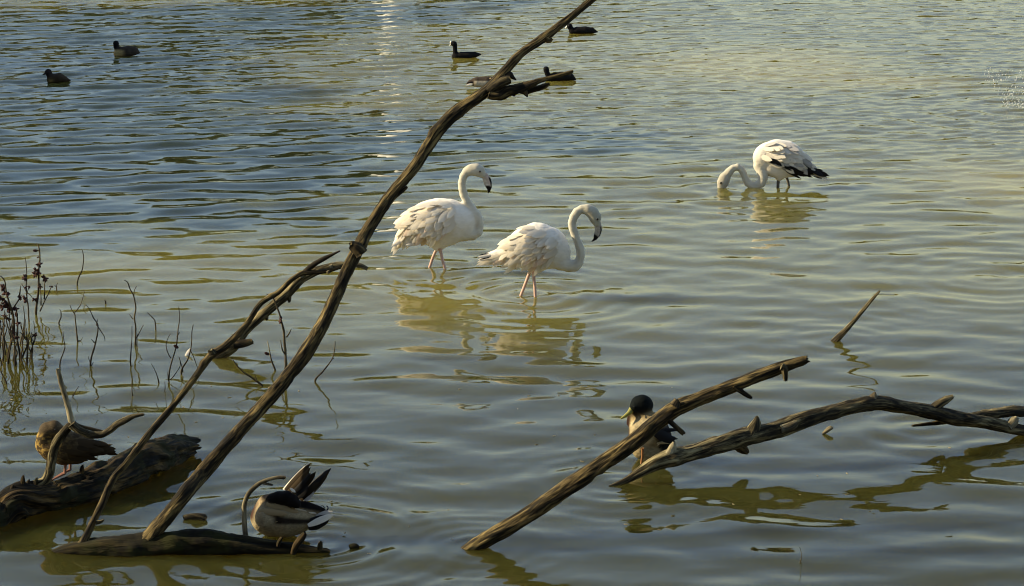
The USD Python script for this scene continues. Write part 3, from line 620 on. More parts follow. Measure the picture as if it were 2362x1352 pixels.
class Body:
    """one continuous body grown round chains of nodes; nodes are (px, py, r_px[, dv metres]) in the bird's upright plane"""
    def __init__(s, Y, vox, k, chains, fpx=lambda x, y: (x, y), fs=1.0, fluff=0.0):
        s.Y, s.h, s.fpx, s.fs = Y, vox, fpx, fs
        s.ch = []
        for c in chains:
            nd = []
            for q in c["n"]:
                x, y = fpx(q[0], q[1]); p = at(x, y, Y); r = q[2] * fs * mpp(x, y, Y)
                nd.append([p[0], (q[3] if len(q) > 3 else 0.0), p[2], r])
            s.ch.append((np.array(nd), c.get("sv", 1.0), np.array(c["c"], float), c.get("k", k)))
        allp = np.vstack([c[0] for c in s.ch])
        rmax = allp[:, 3:4] * 1.25 + .03
        lo, hi = (allp[:, :3] - rmax).min(0), (allp[:, :3] + rmax).max(0)
        s.org = lo; n = np.ceil((hi - lo) / vox).astype(int) + 1
        ax = [lo[i] + vox * np.arange(n[i]) for i in range(3)]
        s.f = np.full(n, 1.0)
        for nd, sv, col, kk in s.ch:
            fc = np.full(n, 1.0)
            segs = [(nd[0], nd[0])] if len(nd) == 1 else list(zip(nd[:-1], nd[1:]))
            for a, b in segs:
                pad = max(a[3], b[3]) + .10
                l2 = [int(max(0, np.floor((min(a[i], b[i]) - pad - lo[i]) / vox))) for i in range(3)]
                h2 = [int(min(n[i], np.ceil((max(a[i], b[i]) + pad - lo[i]) / vox) + 1)) for i in range(3)]
                G = np.meshgrid(*[ax[i][l2[i]:h2[i]] for i in range(3)], indexing="ij")
                d = s.seg(np.stack(G, -1), a, b, sv)
                sl = tuple(slice(l2[i], h2[i]) for i in range(3))
                fc[sl] = s.smin(fc[sl], d, min(kk, .12 * max(a[3], b[3])))
            s.f = s.smin(s.f, fc, kk)
        if fluff:
            G = np.stack(np.meshgrid(*ax, indexing="ij"), -1)
            band = np.abs(s.f) < .03
            s.f[band] += fluff * (meshkit.fbm(G[band] * [26, 26, 18], 3, 2) - .5)
        s.f = gaussian_filter(s.f, 1.0)
        v, s.F = surface_nets(s.f, lo, vox)
        s.ax = ax
        s.V = v + [0, Y, 0]
    @staticmethod
    def seg(P, a, b, sv):
        S = np.array([1, 1 / sv, 1])
        A, B = a[:3] * [1, 1 / sv, 1], b[:3] * [1, 1 / sv, 1]
        Q = P * S - A; AB = B - A; L2 = AB @ AB
        t = np.clip(Q @ AB / L2, 0, 1) if L2 > 1e-12 else np.zeros(P.shape[:-1])
        return np.linalg.norm(Q - t[..., None] * AB, axis=-1) - (a[3] + t * (b[3] - a[3]))
    @staticmethod
    def smin(a, b, k):
        h = np.clip(.5 + .5 * (b - a) / k, 0, 1)
        return b + (a - b) * h - k * h * (1 - h)
    def tint(s, rule=None, blend=.012):
        P = s.V - [0, s.Y, 0]
        W, Cc = [], []
        for nd, sv, col, kk in s.ch:
            segs = [(nd[0], nd[0])] if len(nd) == 1 else list(zip(nd[:-1], nd[1:]))
            d = np.min([s.seg(P, a, b, sv) for a, b in segs], 0)
            W.append(np.exp(-np.clip(d, -.02, .2) / blend)); Cc.append(col)
        W = np.array(W).T; W /= W.sum(1, keepdims=True)
        c = W @ np.array(Cc)
        if rule is not None:
            # position in the drawing's own units
            r = np.stack([(s.V[:, 0]) / s.V[:, 1], (s.V[:, 2] - EYE) / s.V[:, 1]], 1)
            q = np.stack([r[:, 0], np.full(len(r), 0.0)], 1)
            flat = P.copy(); flat[:, 1] = 0
            px, py = project(flat + [0, s.Y, 0])
            ox, oy = s.fpx(0, 0)
            c = rule((px - ox) / s.fs, (py - oy) / s.fs, P[:, 1], c)
        return c
    def front(s, cx, cy, sign=-1):
        """point and outward normal of the near side (sign -1) or far side at a place of the drawing"""
        x, y = s.fpx(cx, cy); p = at(x, y, s.Y)
        i = (p[0] - s.org[0]) / s.h; k = (p[2] - s.org[2]) / s.h
        m = s.f.shape[1]
        col = map_coordinates(s.f, [np.full(m, i), np.arange(m), np.full(m, k)], order=1, mode="nearest")
        ins = np.nonzero(col < 0)[0]
        if not len(ins): return None
        j = ins[0] if sign < 0 else ins[-1]
        jj = j + (sign * col[j] / (col[j + sign] - col[j]) * -1 if 0 < j + sign < m else 0)
        jj = j + sign * (-col[j] / (col[j + sign] - col[j])) if 0 <= j + sign < m else j
        g = []
        for ax_ in range(3):
            e = np.zeros(3); e[ax_] = 1.0
            q1 = np.array([i, jj, k]) + e; q0 = np.array([i, jj, k]) - e
            g.append(map_coordinates(s.f, q1[:, None], order=1, mode="nearest")[0] - map_coordinates(s.f, q0[:, None], order=1, mode="nearest")[0])
        nrm = np.array(g); nrm /= np.linalg.norm(nrm) + 1e-12
        return np.array([p[0], s.Y + s.org[1] + s.h * jj, p[2]]), nrm
def project(P):
    d = np.asarray(P) - [0, 0, EYE]
    zc = d[:, 1] * CP - d[:, 2] * SP
    yc = d[:, 1] * SP + d[:, 2] * CP
    return CX + FPX * d[:, 0] / zc, CY - FPX * yc / zc
def feather(p, nrm, d, L, W, lift=.02, sink=.004, curl=.25, tip=1.0, nu=7):
    """an arched vane from its root p along d, lying on a skin of normal nrm"""
    d = d - nrm * (d @ nrm); d = d / np.linalg.norm(d); w = np.cross(nrm, d)
    t = np.linspace(0, 1, nu)
    prof = np.clip(np.sin(np.pi * np.clip(t * .86 + .10, 0, 1)) ** .62, .03, 1) * np.where(t > .999, .12 * tip + .03, 1)
    v = []
    for ti, pw in zip(t, prof):
        c = p + d * L * ti + nrm * (-sink + (lift + sink) * ti - curl * L * max(0, ti - .55) ** 2)
        for s_, dep in ((-1, -.13), (-.5, -.03), (0, 0.0), (.5, -.03), (1, -.13)):
            v.append(c + w * W * .5 * pw * s_ + nrm * W * dep * pw)
    v = np.array(v); i = np.arange(nu * 5).reshape(nu, 5)
    q = np.stack([i[:-1, :-1], i[1:, :-1], i[1:, 1:], i[:-1, 1:]], -1).reshape(-1, 4)
    if np.cross(v[7] - v[2], v[13] - v[12]) @ nrm < 0: q = q[:, ::-1]
    return v, np.vstack([q[:, [0, 1, 2]], q[:, [0, 2, 3]]])
def inside(poly, x, y):
    r = False; n = len(poly)
    for i in range(n):
        (x1, y1), (x2, y2) = poly[i], poly[(i + 1) % n]
        if (y1 > y) != (y2 > y) and x < (x2 - x1) * (y - y1) / (y2 - y1) + x1: r = not r
    return r
def dress(body, wing, poly, flow, dx, dy, L, W, lk, seed, lift=.018, sides=(-1,), shear=0.0, name="feather"):
    """overlapping vanes over a region of the drawing; flow(x, y) is the drawing angle (degrees, clockwise from right) they point to"""
    r = np.random.default_rng(seed)
    P = np.array(poly); n = 0; dx, dy, W = dx * .82, dy * .8, W * .84
    row = 0
    for y in np.arange(P[:, 1].min(), P[:, 1].max(), dy):
        row += 1
        for x in np.arange(P[:, 0].min() + (row % 2) * dx / 2, P[:, 0].max(), dx):
            x_, y_ = x + r.uniform(-.22, .22) * dx + shear * (y - P[0, 1]), y + r.uniform(-.25, .25) * dy
            if not inside(poly, x_, y_): continue
            for sg in sides:
                got = body.front(x_, y_, sg)
                if got is None: continue
                p, nr = got
                if abs(nr[1]) < .28: continue
                a = math.radians(flow(x_, y_) + r.uniform(-9, 9))
                d = np.array([math.cos(a), 0, -math.sin(a)])
                sc = r.uniform(.82, 1.15) * body.fs * mpp(*body.fpx(x_, y_), body.Y)
                nr2 = nr + r.normal(size=3) * .05; nr2 /= np.linalg.norm(nr2)
                lkk = lk(x_, y_, r) if callable(lk) else lk
                m = feather(p, nr2, d, L * 1.5 * sc, W * 1.05 * sc, lift=lift * r.uniform(.15, .55), tip=r.uniform(.3, 1))
                part(name, m, lkk, wing, lean=(nr, .72))
                n += 1
    return n
def rod(parent, name, nodes, lk, seed=1, seg=10, rough=.04, step=.01, cap=.0):
    m, g = tube(nodes, step=step, seg=seg, rough=rough, seed=seed, along=6, jag1=cap, flake=0)
    return part(name, m, lk, parent, prim=g)
def holder(parent, name):
    p = UsdGeom.Xform.Define(stage, numbered(str(parent.GetPath()) + "/" + name)).GetPrim()
    return p
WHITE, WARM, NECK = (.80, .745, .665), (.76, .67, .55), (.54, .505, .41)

def flamingo(label, foot, fpx, fs, chains, k, legs, bill, eye, dressings, rule=None, vox=.0065, leg_look="pink_leg", leg_r=12, tail=(), billc=()):
    G = ground(*foot)
    t = thing("flamingo", G, label, "flamingo")
    b = Body(G[1], vox, k, chains, fpx, fs, fluff=.013)
    part("body", (b.V, b.F), "white_plumage", t, prim={"tint": b.tint(rule, .02)})
    bb = Body(G[1], .0035, .010, bill, fpx, fs)
    bl = part("bill", (bb.V, bb.F), "duck_plumage", t, prim={"tint": bb.tint(billc[0] if billc else None, .004)})
    for pts, dv in legs:
        nd = []
        for (x, y, r) in pts:
            q = fpx(x, y); nd.append([*(at(q[0], q[1], G[1]) + [0, dv, 0]), r * fs * mpp(*q, G[1])])
        a, c = np.array(nd[-2]), np.array(nd[-1]); e = c + (c - a) / max(1e-6, abs(c[2] - a[2])) * .35; e[3] = c[3] * .9
        rod(t, "leg", nd + [list(e)], leg_look, 3)
    p = b.front(*eye[:2])
    if p:
        o = trimesh.creation.icosphere(2, eye[2] * fs * mpp(*fpx(*eye[:2]), G[1])); o.apply_translation(p[0] + p[1] * .0); part("eye", o, "eye_black", t)
    w = holder(t, "wing")
    for dr in dressings: dress(b, w, **dr)
    for (pts, lk, wpx) in tail:
        (x1, y1), (x2, y2), dv = pts
        a = at(*fpx(x1, y1), G[1]) + [0, dv, 0]; c = at(*fpx(x2, y2), G[1]) + [0, dv, 0]
        nz = np.array([.1, -.9, .42])
        if dv < -.09 and b.front(x1, y1) and b.front(x2, y2):
            (a, n1), (c, n2) = b.front(x1, y1), b.front(x2, y2); a = a + n1 * .006; c = c + n2 * .006; nz = n1 + n2; nz /= np.linalg.norm(nz)
        m = feather(a, nz, c - a, np.linalg.norm(c - a), wpx * fs * mpp(*fpx(x1, y1), G[1]), lift=.0, sink=0, curl=.1, tip=.2)
        part("tail_feather", m, lk, t)
    return t, b

F1 = lambda x, y: (880 + x * .28103, 340 + y * .28103)
F3 = lambda x, y: (1600 + x * .24407, 290 + y * .24407)
def gold(x, y, r): return "pink_feather" if r.random() < .22 else "white_feather"
def bill_rule(tipx, tipy, R, path):
    """black hook and black outer edge"""
    py_, px_ = zip(*path)
    def f(x, y, v, c):
        m = np.maximum(sstep(R * 1.1, R * .9, np.hypot(x - tipx, y - tipy)), sstep(5, 11, x - np.interp(y, py_, px_)) * sstep(py_[0], py_[0] + 15, y))[:, None]
        return c * (1 - m) + np.array([.015, .013, .012]) * m
    return f
# left one of the pair
flamingo("white flamingo standing upright with raised S-shaped neck, left of the wading pair", (1010, 620), F1, .28103,
    [dict(n=[(640, 610, 140), (560, 605, 180), (470, 610, 192), (380, 615, 172), (300, 640, 135), (230, 690, 92), (165, 750, 52), (105, 800, 20)], sv=.64, c=WHITE),
     dict(n=[(560, 690, 110), (480, 715, 110), (400, 720, 80)], sv=.75, c=WHITE),
     dict(n=[(465, 760, 72), (462, 810, 42), (455, 838, 18)], sv=.8, c=WHITE),
     dict(n=[(600, 660, 110), (680, 690, 82), (740, 703, 62), (782, 690, 50), (800, 645, 42), (795, 590, 39), (775, 545, 37), (735, 495, 36), (700, 445, 35), (677, 395, 34), (662, 340, 33), (660, 290, 33), (672, 240, 35), (698, 200, 38), (735, 184, 44)], sv=.85, c=NECK, k=.02),
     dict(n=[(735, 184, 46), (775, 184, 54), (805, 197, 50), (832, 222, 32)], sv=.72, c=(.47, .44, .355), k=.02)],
    .045, [([(468, 820, 20), (445, 860, 13), (420, 915, 12.5), (400, 975, 12)], .05), ([(478, 820, 20), (490, 865, 13), (505, 930, 12.5), (526, 1000, 12)], -.03)],
    [dict(n=[(825, 215, 30), (850, 232, 27), (872, 258, 25), (884, 290, 22), (888, 325, 19), (882, 355, 14), (872, 382, 6)], sv=.55, c=(.56, .47, .41)),
     dict(n=[(832, 246, 10), (848, 268, 18), (860, 300, 19), (872, 330, 14)], sv=.6, c=(.66, .60, .52))],
    (808, 192, 9),
    [dict(poly=[(300, 420), (470, 405), (600, 430), (665, 560), (560, 640), (420, 640), (260, 610), (215, 560)], flow=lambda x, y: 150 - (x - 300) * .06 + (y - 430) * .05, dx=50, dy=30, L=112, W=62, lk="white_feather", seed=1, lift=.022),
     dict(poly=[(330, 560), (520, 540), (600, 560), (560, 650), (440, 690), (340, 730), (210, 720), (200, 640)], flow=lambda x, y: 118 + (600 - x) * .05, dx=46, dy=36, L=105, W=50, lk=gold, seed=2, lift=.026),
     dict(poly=[(200, 560), (260, 600), (300, 690), (240, 740), (170, 740), (130, 770), (175, 650)], flow=lambda x, y: 128, dx=40, dy=32, L=118, W=34, lk="white_feather", seed=3, lift=.02)],
    billc=(bill_rule(872, 385, 72, [(238, 866), (258, 874), (290, 885), (325, 888), (355, 882), (385, 870)]),),
    tail=[(((250, 735), (325, 752), -.10), "black_feather", 12), (((328, 742), (215, 760), -.135), "black_feather", 14), (((318, 736), (215, 748), -.13), "black_feather", 12),
          (((200, 735), (85, 812), -.04), "white_feather", 34), (((210, 750), (110, 818), .0), "white_feather", 34), (((230, 770), (150, 815), .03), "white_feather", 36), (((300, 775), (200, 795), -.05), "white_feather", 34)])

# right one of the pair
flamingo("white flamingo with lowered head and bill turned down, right of the wading pair", (1224, 684), F1, .28103,
    [dict(n=[(1440, 860, 115), (1370, 815, 160), (1280, 805, 188), (1200, 815, 168), (1120, 845, 122), (1040, 875, 84), (950, 890, 56), (870, 898, 32), (800, 900, 12)], sv=.64, c=WHITE),
     dict(n=[(1360, 900, 100), (1270, 915, 105), (1180, 920, 70)], sv=.75, c=WHITE),
     dict(n=[(1262, 950, 75), (1255, 1000, 40), (1248, 1025, 18)], sv=.8, c=WHITE),
     dict(n=[(1400, 880, 105), (1470, 940, 72), (1530, 970, 54), (1585, 972, 48), (1622, 940, 40), (1636, 890, 37), (1630, 835, 35), (1612, 780, 34), (1590, 725, 34), (1572, 670, 35), (1566, 620, 35), (1578, 570, 36), (1605, 530, 35), (1645, 505, 34), (1690, 506, 40)], sv=.85, c=NECK, k=.02),
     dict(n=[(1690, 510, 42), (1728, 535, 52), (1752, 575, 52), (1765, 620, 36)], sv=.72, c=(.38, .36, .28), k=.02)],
    .045, [([(1245, 1005, 20), (1215, 1045, 14), (1190, 1110, 13.5), (1166, 1172, 13)], .05), ([(1252, 1005, 20), (1250, 1060, 14), (1258, 1130, 13.5), (1262, 1205, 13)], -.03)],
    [dict(n=[(1768, 610, 32), (1780, 645, 27), (1788, 680, 22), (1780, 715, 19), (1757, 748, 15), (1722, 776, 7)], sv=.55, c=(.48, .42, .36)),
     dict(n=[(1752, 632, 9), (1762, 668, 14), (1762, 700, 17), (1750, 735, 12)], sv=.6, c=(.58, .54, .46))],
    (1772, 583, 9),
    [dict(poly=[(1130, 630), (1220, 605), (1350, 625), (1460, 715), (1490, 800), (1400, 830), (1240, 790), (1080, 780)], flow=lambda x, y: 158 - (x - 1100) * .05 + (y - 640) * .05, dx=50, dy=30, L=112, W=62, lk="white_feather", seed=11, lift=.022),
     dict(poly=[(1150, 760), (1330, 770), (1440, 820), (1400, 900), (1260, 920), (1120, 930), (1010, 900), (1040, 830)], flow=lambda x, y: 128 + (1400 - x) * .05, dx=46, dy=34, L=108, W=48, lk=gold, seed=12, lift=.026),
     dict(poly=[(1080, 800), (1120, 860), (1060, 910), (960, 920), (900, 895), (990, 840)], flow=lambda x, y: 160, dx=42, dy=26, L=125, W=34, lk="white_feather", seed=13, lift=.02)],
    billc=(bill_rule(1722, 778, 72, [(640, 1786), (680, 1789), (715, 1782), (748, 1762), (776, 1730)]),),
    tail=[(((900, 870), (788, 892), -.06), "white_feather", 26), (((900, 885), (800, 915), -.05), "black_feather", 11), (((920, 900), (800, 928), -.02), "white_feather", 26), (((950, 910), (865, 945), .0), "white_feather", 30), (((880, 862), (800, 880), -.035), "black_feather", 10)])

# feeding one
def mottled(x, y, v, c):
    """black flight feathers below, dark smudge on the shoulder: its own plumage"""
    n = meshkit.fbm(np.stack([x * .022, y * .022, v * 12], -1), 3, 4)
    m = sstep(.50, .60, n) * np.exp(-(((x - 705) / 65) ** 2 + ((y - 275) / 45) ** 2) * 1.2)
    e = sstep(18, -6, np.abs(y - (395 + (x - 950) * .12)) - 30 * sstep(800, 900, x)) * sstep(800, 860, x) * sstep(1240, 1200, x)
    m = np.clip(np.maximum(m, e), 0, 1)[:, None]
    return c * (1 - m) + np.array([.02, .018, .017]) * m
t3, b3 = flamingo("white and black flamingo feeding with its head in the water at the right", (1795, 432), F3, .24407,
    [dict(n=[(700, 290, 132), (780, 290, 160), (870, 305, 162), (960, 340, 126), (1050, 390, 80), (1130, 430, 44), (1210, 462, 12)], sv=.66, c=WHITE),
     dict(n=[(760, 390, 95), (830, 415, 82), (920, 425, 60)], sv=.75, c=WARM),
     dict(n=[(812, 450, 50), (805, 500, 22)], sv=.8, c=WARM), dict(n=[(860, 450, 45, .05), (880, 490, 18, .05)], sv=.8, c=WARM),
     dict(n=[(650, 320, 95), (630, 380, 66), (645, 430, 50, -.02), (655, 485, 47, -.03), (635, 535, 44, -.03), (590, 560, 36, -.03), (540, 555, 34, -.03), (505, 530, 36, -.03), (485, 490, 36, -.03), (468, 445, 34, -.03), (445, 405, 33, -.03), (410, 384, 32, -.03), (370, 395, 34, -.03), (335, 430, 38, -.03)], sv=.85, c=NECK, k=.02),
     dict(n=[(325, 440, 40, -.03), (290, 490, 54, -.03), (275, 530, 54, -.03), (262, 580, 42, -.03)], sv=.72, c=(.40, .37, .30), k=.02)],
    .045, [([(808, 480, 22), (800, 525, 15), (795, 590, 15)], 0), ([(880, 480, 18), (893, 525, 13), (906, 580, 13)], .06)],
    [dict(n=[(262, 570, 30, -.03), (262, 610, 24, -.03), (280, 650, 18, -.03), (300, 670, 10, -.03)], sv=.55, c=(.40, .37, .31))],
    (252, 528, 11),
    [dict(poly=[(640, 170), (800, 125), (950, 170), (1050, 270), (1000, 370), (820, 350), (680, 330), (600, 280)], flow=lambda x, y: 28 + (x - 700) * .04, dx=46, dy=30, L=92, W=56, lk="white_feather", seed=21, lift=.02) | dict(lk=lambda x, y, r: "black_feather" if ((x - 700) / 55) ** 2 + ((y - 280) / 32) ** 2 < 1 and r.random() < .6 else ("grey_feather" if r.random() < sstep(230, 330, y) * .55 + .1 else "white_feather")),
     dict(poly=[(820, 270), (960, 270), (1080, 350), (1130, 410), (1000, 400), (860, 370), (790, 330)], flow=lambda x, y: 32, dx=48, dy=34, L=105, W=46, lk=lambda x, y, r: "black_feather" if (y > 322 + (x - 1000) * .35 and r.random() < .5) else ("grey_feather" if r.random() < .55 else "white_feather"), seed=22, lift=.026),
     dict(poly=[(745, 315), (800, 340), (870, 365), (960, 385), (1120, 400), (1120, 440), (1000, 445), (900, 435), (810, 385)], flow=lambda x, y: 20, dx=44, dy=18, L=125, W=34, lk="black_feather", seed=23, lift=.03),
     dict(poly=[(1000, 320), (1090, 370), (1150, 425), (1060, 400)], flow=lambda x, y: 38, dx=48, dy=30, L=120, W=34, lk=lambda x, y, r: "black_feather" if r.random() < .5 else "white_feather", seed=25, lift=.028)],
    rule=mottled, leg_look="dark_leg", leg_r=14,
    tail=[(((1100, 400), (1222, 468), -.03), "black_feather", 36), (((1120, 425), (1215, 470), -.05), "black_feather", 26), (((1060, 435), (1190, 468), -.03), "white_feather", 34)])

# ---- water fowl
def fowl(name, label, cat, Gpx, chains, k, bill=(), fpx=lambda x, y: (x, y), fs=1.0, rule=None, look_="duck_plumage", vox=.005, eye=None, group=None, billlook="bill_yellow", z=0.0, G=None, blend=.012):
    G = ground(*Gpx) if G is None else G
    t = thing(name, G, label, cat, group)
    b = Body(G[1], vox, k, chains, fpx, fs, fluff=.009)
    part("body", (b.V, b.F), look_, t, prim={"tint": b.tint(rule, blend)})
    if bill:
        bb = Body(G[1], .003, .008, [dict(n=bill, sv=.75, c=(1, 1, 1))], fpx, fs)
        part("bill", (bb.V, bb.F), billlook, t)
    if eye:
        p = b.front(*eye[:2])
        if p:
            o = trimesh.creation.icosphere(2, eye[2] * fs * mpp(*fpx(*eye[:2]), G[1])); o.apply_translation(p[0]); part("eye", o, "eye_black", t)
    return t, b
def plume(t, b, name, a, c, lk, wpx, dv=0.0, nrm=(0, -.9, .42), curl=.1, tip=.2):
    p, q = at(*b.fpx(*a), b.Y) + [0, dv, 0], at(*b.fpx(*c), b.Y) + [0, dv, 0]
    if dv < -.1:
        pa, pc = b.front(*a), b.front(*c)
        if pa:
            p = pa[0] + pa[1] * .005; nrm = pa[1]
            q = pc[0] + pc[1] * .007 if pc else np.array([q[0], p[1] + .02, q[2]])
            if pc: nrm = pa[1] + pc[1]
    part(name, feather(p, np.array(nrm) / np.linalg.norm(nrm), q - p, np.linalg.norm(q - p), wpx * b.fs * mpp(*b.fpx(*a), b.Y), lift=0, sink=0, curl=curl, tip=tip), lk, t)
BLK, SOOT, BRN = (.006, .006, .007), (.011, .010, .010), (.060, .040, .020)
W6 = lambda x, y: (1000 + x * .19231, y * .19231)
W7 = lambda x, y: (60 + x * .12701, 60 + y * .12701)
t, b = fowl("coot", "black coot with white forehead swimming left of the long limb", "coot", (1075, 134),
    [dict(n=[(255, 690, 40), (330, 668, 45), (420, 665, 46), (500, 655, 34), (570, 655, 8)], sv=.95, c=SOOT), dict(n=[(262, 680, 36), (260, 620, 27), (256, 560, 27), (246, 525, 33), (232, 522, 30)], c=BLK)], .02,
    [(215, 532, 13), (200, 542, 9), (184, 552, 4)], W6, .19231, eye=(238, 520, 4), billlook="bill_white")
part("shield", trimesh.creation.icosphere(2, 1.0).apply_scale(np.array([13, 12, 22]) * .19231 * mpp(1040, 100, b.Y)).apply_translation(at(*W6(209, 512), b.Y)), "bill_white", t)
t, b = fowl("coot", "black coot at the top, its pale bill touching the upper limb", "coot", (1345, 77),
    [dict(n=[(1660, 385, 34), (1720, 368, 46), (1820, 366, 50), (1900, 368, 38), (1975, 384, 6)], sv=.95, c=SOOT), dict(n=[(1672, 378, 36), (1650, 345, 30), (1632, 315, 35)], c=BLK)], .02,
    [(1605, 320, 14), (1590, 332, 10), (1576, 345, 4)], W6, .19231, eye=(1625, 308, 4), billlook="bill_white")
t, b = fowl("coot", "black coot facing away behind the side limb's pale tip", "coot", (1290, 186),
    [dict(n=[(1390, 945, 40), (1450, 925, 52), (1550, 920, 60), (1640, 925, 48), (1712, 957, 8)], sv=.95, c=SOOT), dict(n=[(1385, 930, 36), (1362, 880, 31), (1350, 830, 35)], c=BLK)], .02, (), W6, .19231)
t, b = fowl("coot", "dark coot resting at the upper left, sunlight painted tan on its breast", "coot", (290, 128),
    [dict(n=[(1660, 500, 72), (1740, 470, 92), (1860, 460, 100), (1970, 455, 80), (2075, 490, 12)], sv=.95, c=(.05, .04, .03)), dict(n=[(1670, 440, 55), (1640, 380, 50), (1632, 315, 52)], c=BLK)], .02, (), W7, .12701,
    rule=lambda x, y, v, c: c + (np.array([.44, .33, .15]) - c) * (sstep(1840, 1700, x) * sstep(400, 450, y))[:, None])  # sunlight on the left breast, put into the plumage tint
t, b = fowl("brown_duck", "small dark brown duck with pointed bill swimming at far left", "duck", (132, 189),
    [dict(n=[(440, 985, 60), (500, 955, 78), (610, 940, 88), (700, 965, 62), (820, 993, 10)], sv=.95, c=(.05, .035, .022)), dict(n=[(450, 950, 60), (425, 890, 56), (405, 840, 62)], c=(.02, .015, .014))], .02,
    [(350, 862, 26), (320, 878, 15), (288, 886, 6)], W7, .12701, billlook="bill_dark", eye=(375, 850, 7),
    rule=lambda x, y, v, c: c + (np.array([.24, .17, .06]) - c) * (np.exp(-((x - 455) / 55) ** 2 - ((y - 985) / 40) ** 2) * .8)[:, None])
def far_drake(x, y, v, c):
    m = (sstep(955, 975, y) * sstep(470, 510, x) * sstep(840, 800, x))[:, None]
    return c * (1 - m) + np.array([.50, .45, .36]) * m
t, b = fowl("mallard_drake", "mallard drake with cream flank swimming behind the limb's fork, partly hidden", "duck", (1120, 203),
    [dict(n=[(400, 1005, 14), (440, 990, 32), (520, 985, 60), (640, 985, 68), (760, 990, 62), (820, 980, 50)], sv=.9, c=(.06, .045, .035)), dict(n=[(810, 970, 45), (835, 930, 38), (850, 900, 46)], c=BLK)], .02,
    [(900, 918, 20), (940, 936, 13), (988, 956, 6)], W6, .19231, rule=far_drake, vox=.006)
plume(t, b, "tail_feather", (470, 995), (392, 1010), "white_feather", 26, -.08); plume(t, b, "tail_feather", (480, 975), (398, 985), "black_feather", 24, -.06); plume(t, b, "wing_feather", (690, 935), (450, 955), "tan_feather", 36, -.11)

# preening drake on the trunk
D4 = lambda x, y: (560 + x * .17755, 1050 + y * .17755)
GD = ground(670, 1240); GD[1] += .02
def drake4(x, y, v, c):
    band = (sstep(690, 740, y - (x - 400) * .16) * sstep(850, 800, y - (x - 400) * .06) * sstep(380, 470, x))[:, None]
    c = c * (1 - band) + np.array([.028, .02, .014]) * band
    br = (sstep(215, 150, x - (y - 650) * -.25) * sstep(860, 760, y))[:, None]
    c = c * (1 - br) + np.array([.055, .026, .018]) * br
    ru = (sstep(850, 930, x) * sstep(830, 880, y))[:, None]
    c = c * (1 - ru) + np.array([.015, .013, .012]) * ru
    bk = sstep(600, 545, y - (x - 350) * .22)[:, None]
    return c * (1 - bk) + np.array([.007, .005, .005]) * bk
t, b = fowl("mallard_drake", "mallard drake preening with head tucked and wing raised beside the arching twig", "duck", None,
    [dict(n=[(300, 800, 195, -.02), (400, 800, 225), (540, 810, 225), (680, 810, 200), (800, 820, 140), (890, 830, 90), (980, 840, 45)], sv=.92, c=(.36, .29, .175)),
     dict(n=[(360, 905, 150), (560, 925, 150), (740, 905, 105)], sv=.92, c=(.30, .23, .13)),
     dict(n=[(330, 650, 150), (470, 650, 130), (640, 680, 120), (800, 720, 90), (960, 740, 45)], sv=.85, c=(.36, .27, .16)),
     dict(n=[(380, 560, 85, -.02), (470, 530, 85, -.03), (580, 520, 84, -.04), (660, 555, 84, -.05), (710, 590, 60, -.05)], sv=1.0, c=(.005, .006, .006), k=.012),
     dict(n=[(830, 660, 60), (960, 690, 40), (1060, 715, 22)], c=(.016, .014, .013))],
    .03, (), D4, .17755, rule=drake4, G=GD, vox=.0045, blend=.008)
w = holder(t, "wing")
for a, c, lk, wp, dv in [((520, 470), (876, 110), "white_feather", 60, .03), ((545, 470), (876, 122), "brown_feather", 92, .022), ((590, 480), (878, 165), "brown_feather", 100, .012), ((630, 500), (884, 230), "black_feather", 100, .004),
                         ((680, 530), (945, 224), "brown_feather", 96, .016), ((740, 560), (1157, 190), "black_feather", 96, .03), ((760, 585), (1120, 225), "brown_feather", 110, .024), ((790, 600), (1075, 300), "grey_feather", 84, .034), ((740, 590), (1000, 360), "brown_feather", 120, .014), ((790, 605), (930, 430), "grey_feather", 90, .006), ((690, 560), (840, 380), "black_feather", 120, .0)]:
    plume(w, b, "flight_feather", a, c, lk, wp, dv, nrm=(-.35, -.85, .35), curl=-.12)
plume(w, b, "covert", (620, 415), (690, 470), "white_feather", 36, -.02)
for a, c, lk, wp, dv in [((320, 590), (740, 700), "tan_feather", 100, -.20), ((230, 670), (600, 715), "tan_feather", 84, -.20), ((420, 600), (860, 735), "tan_feather", 70, -.175), ((640, 640), (990, 750), "tan_feather", 56, -.15), ((690, 640), (840, 710), "white_feather", 30, -.165), ((860, 715), (990, 752), "white_feather", 26, -.155)]:
    plume(w, b, "wing_feather", a, c, lk, wp, dv, nrm=(0, -.8, .6), curl=.25)
for a, c, lk, wp, dv in [((860, 860), (1190, 705), "white_feather", 90, -.07), ((880, 800), (1130, 740), "black_feather", 60, -.05), ((930, 900), (1125, 785), "black_feather", 110, -.04), ((860, 910), (1060, 850), "black_feather", 100, -.05), ((900, 760), (1180, 712), "grey_feather", 60, -.02)]:
    plume(t, b, "tail_feather", a, c, lk, wp, dv)
for q in ([(1010, 730), (1045, 712), (1058, 680), (1040, 658), (1015, 660)], [(1060, 730), (1098, 712), (1108, 685), (1095, 662), (1078, 660)]):
    rod(t, "curl_feather", [[*at(*D4(*p), b.Y), 9 * .17755 * mpp(*D4(*p), b.Y) * (1 - .12 * i)] for i, p in enumerate(q)], "black_feather", 5, 8, step=.004)
plume(t, b, "flank_feather", (440, 800), (475, 788), "tan_feather", 14, -.225)

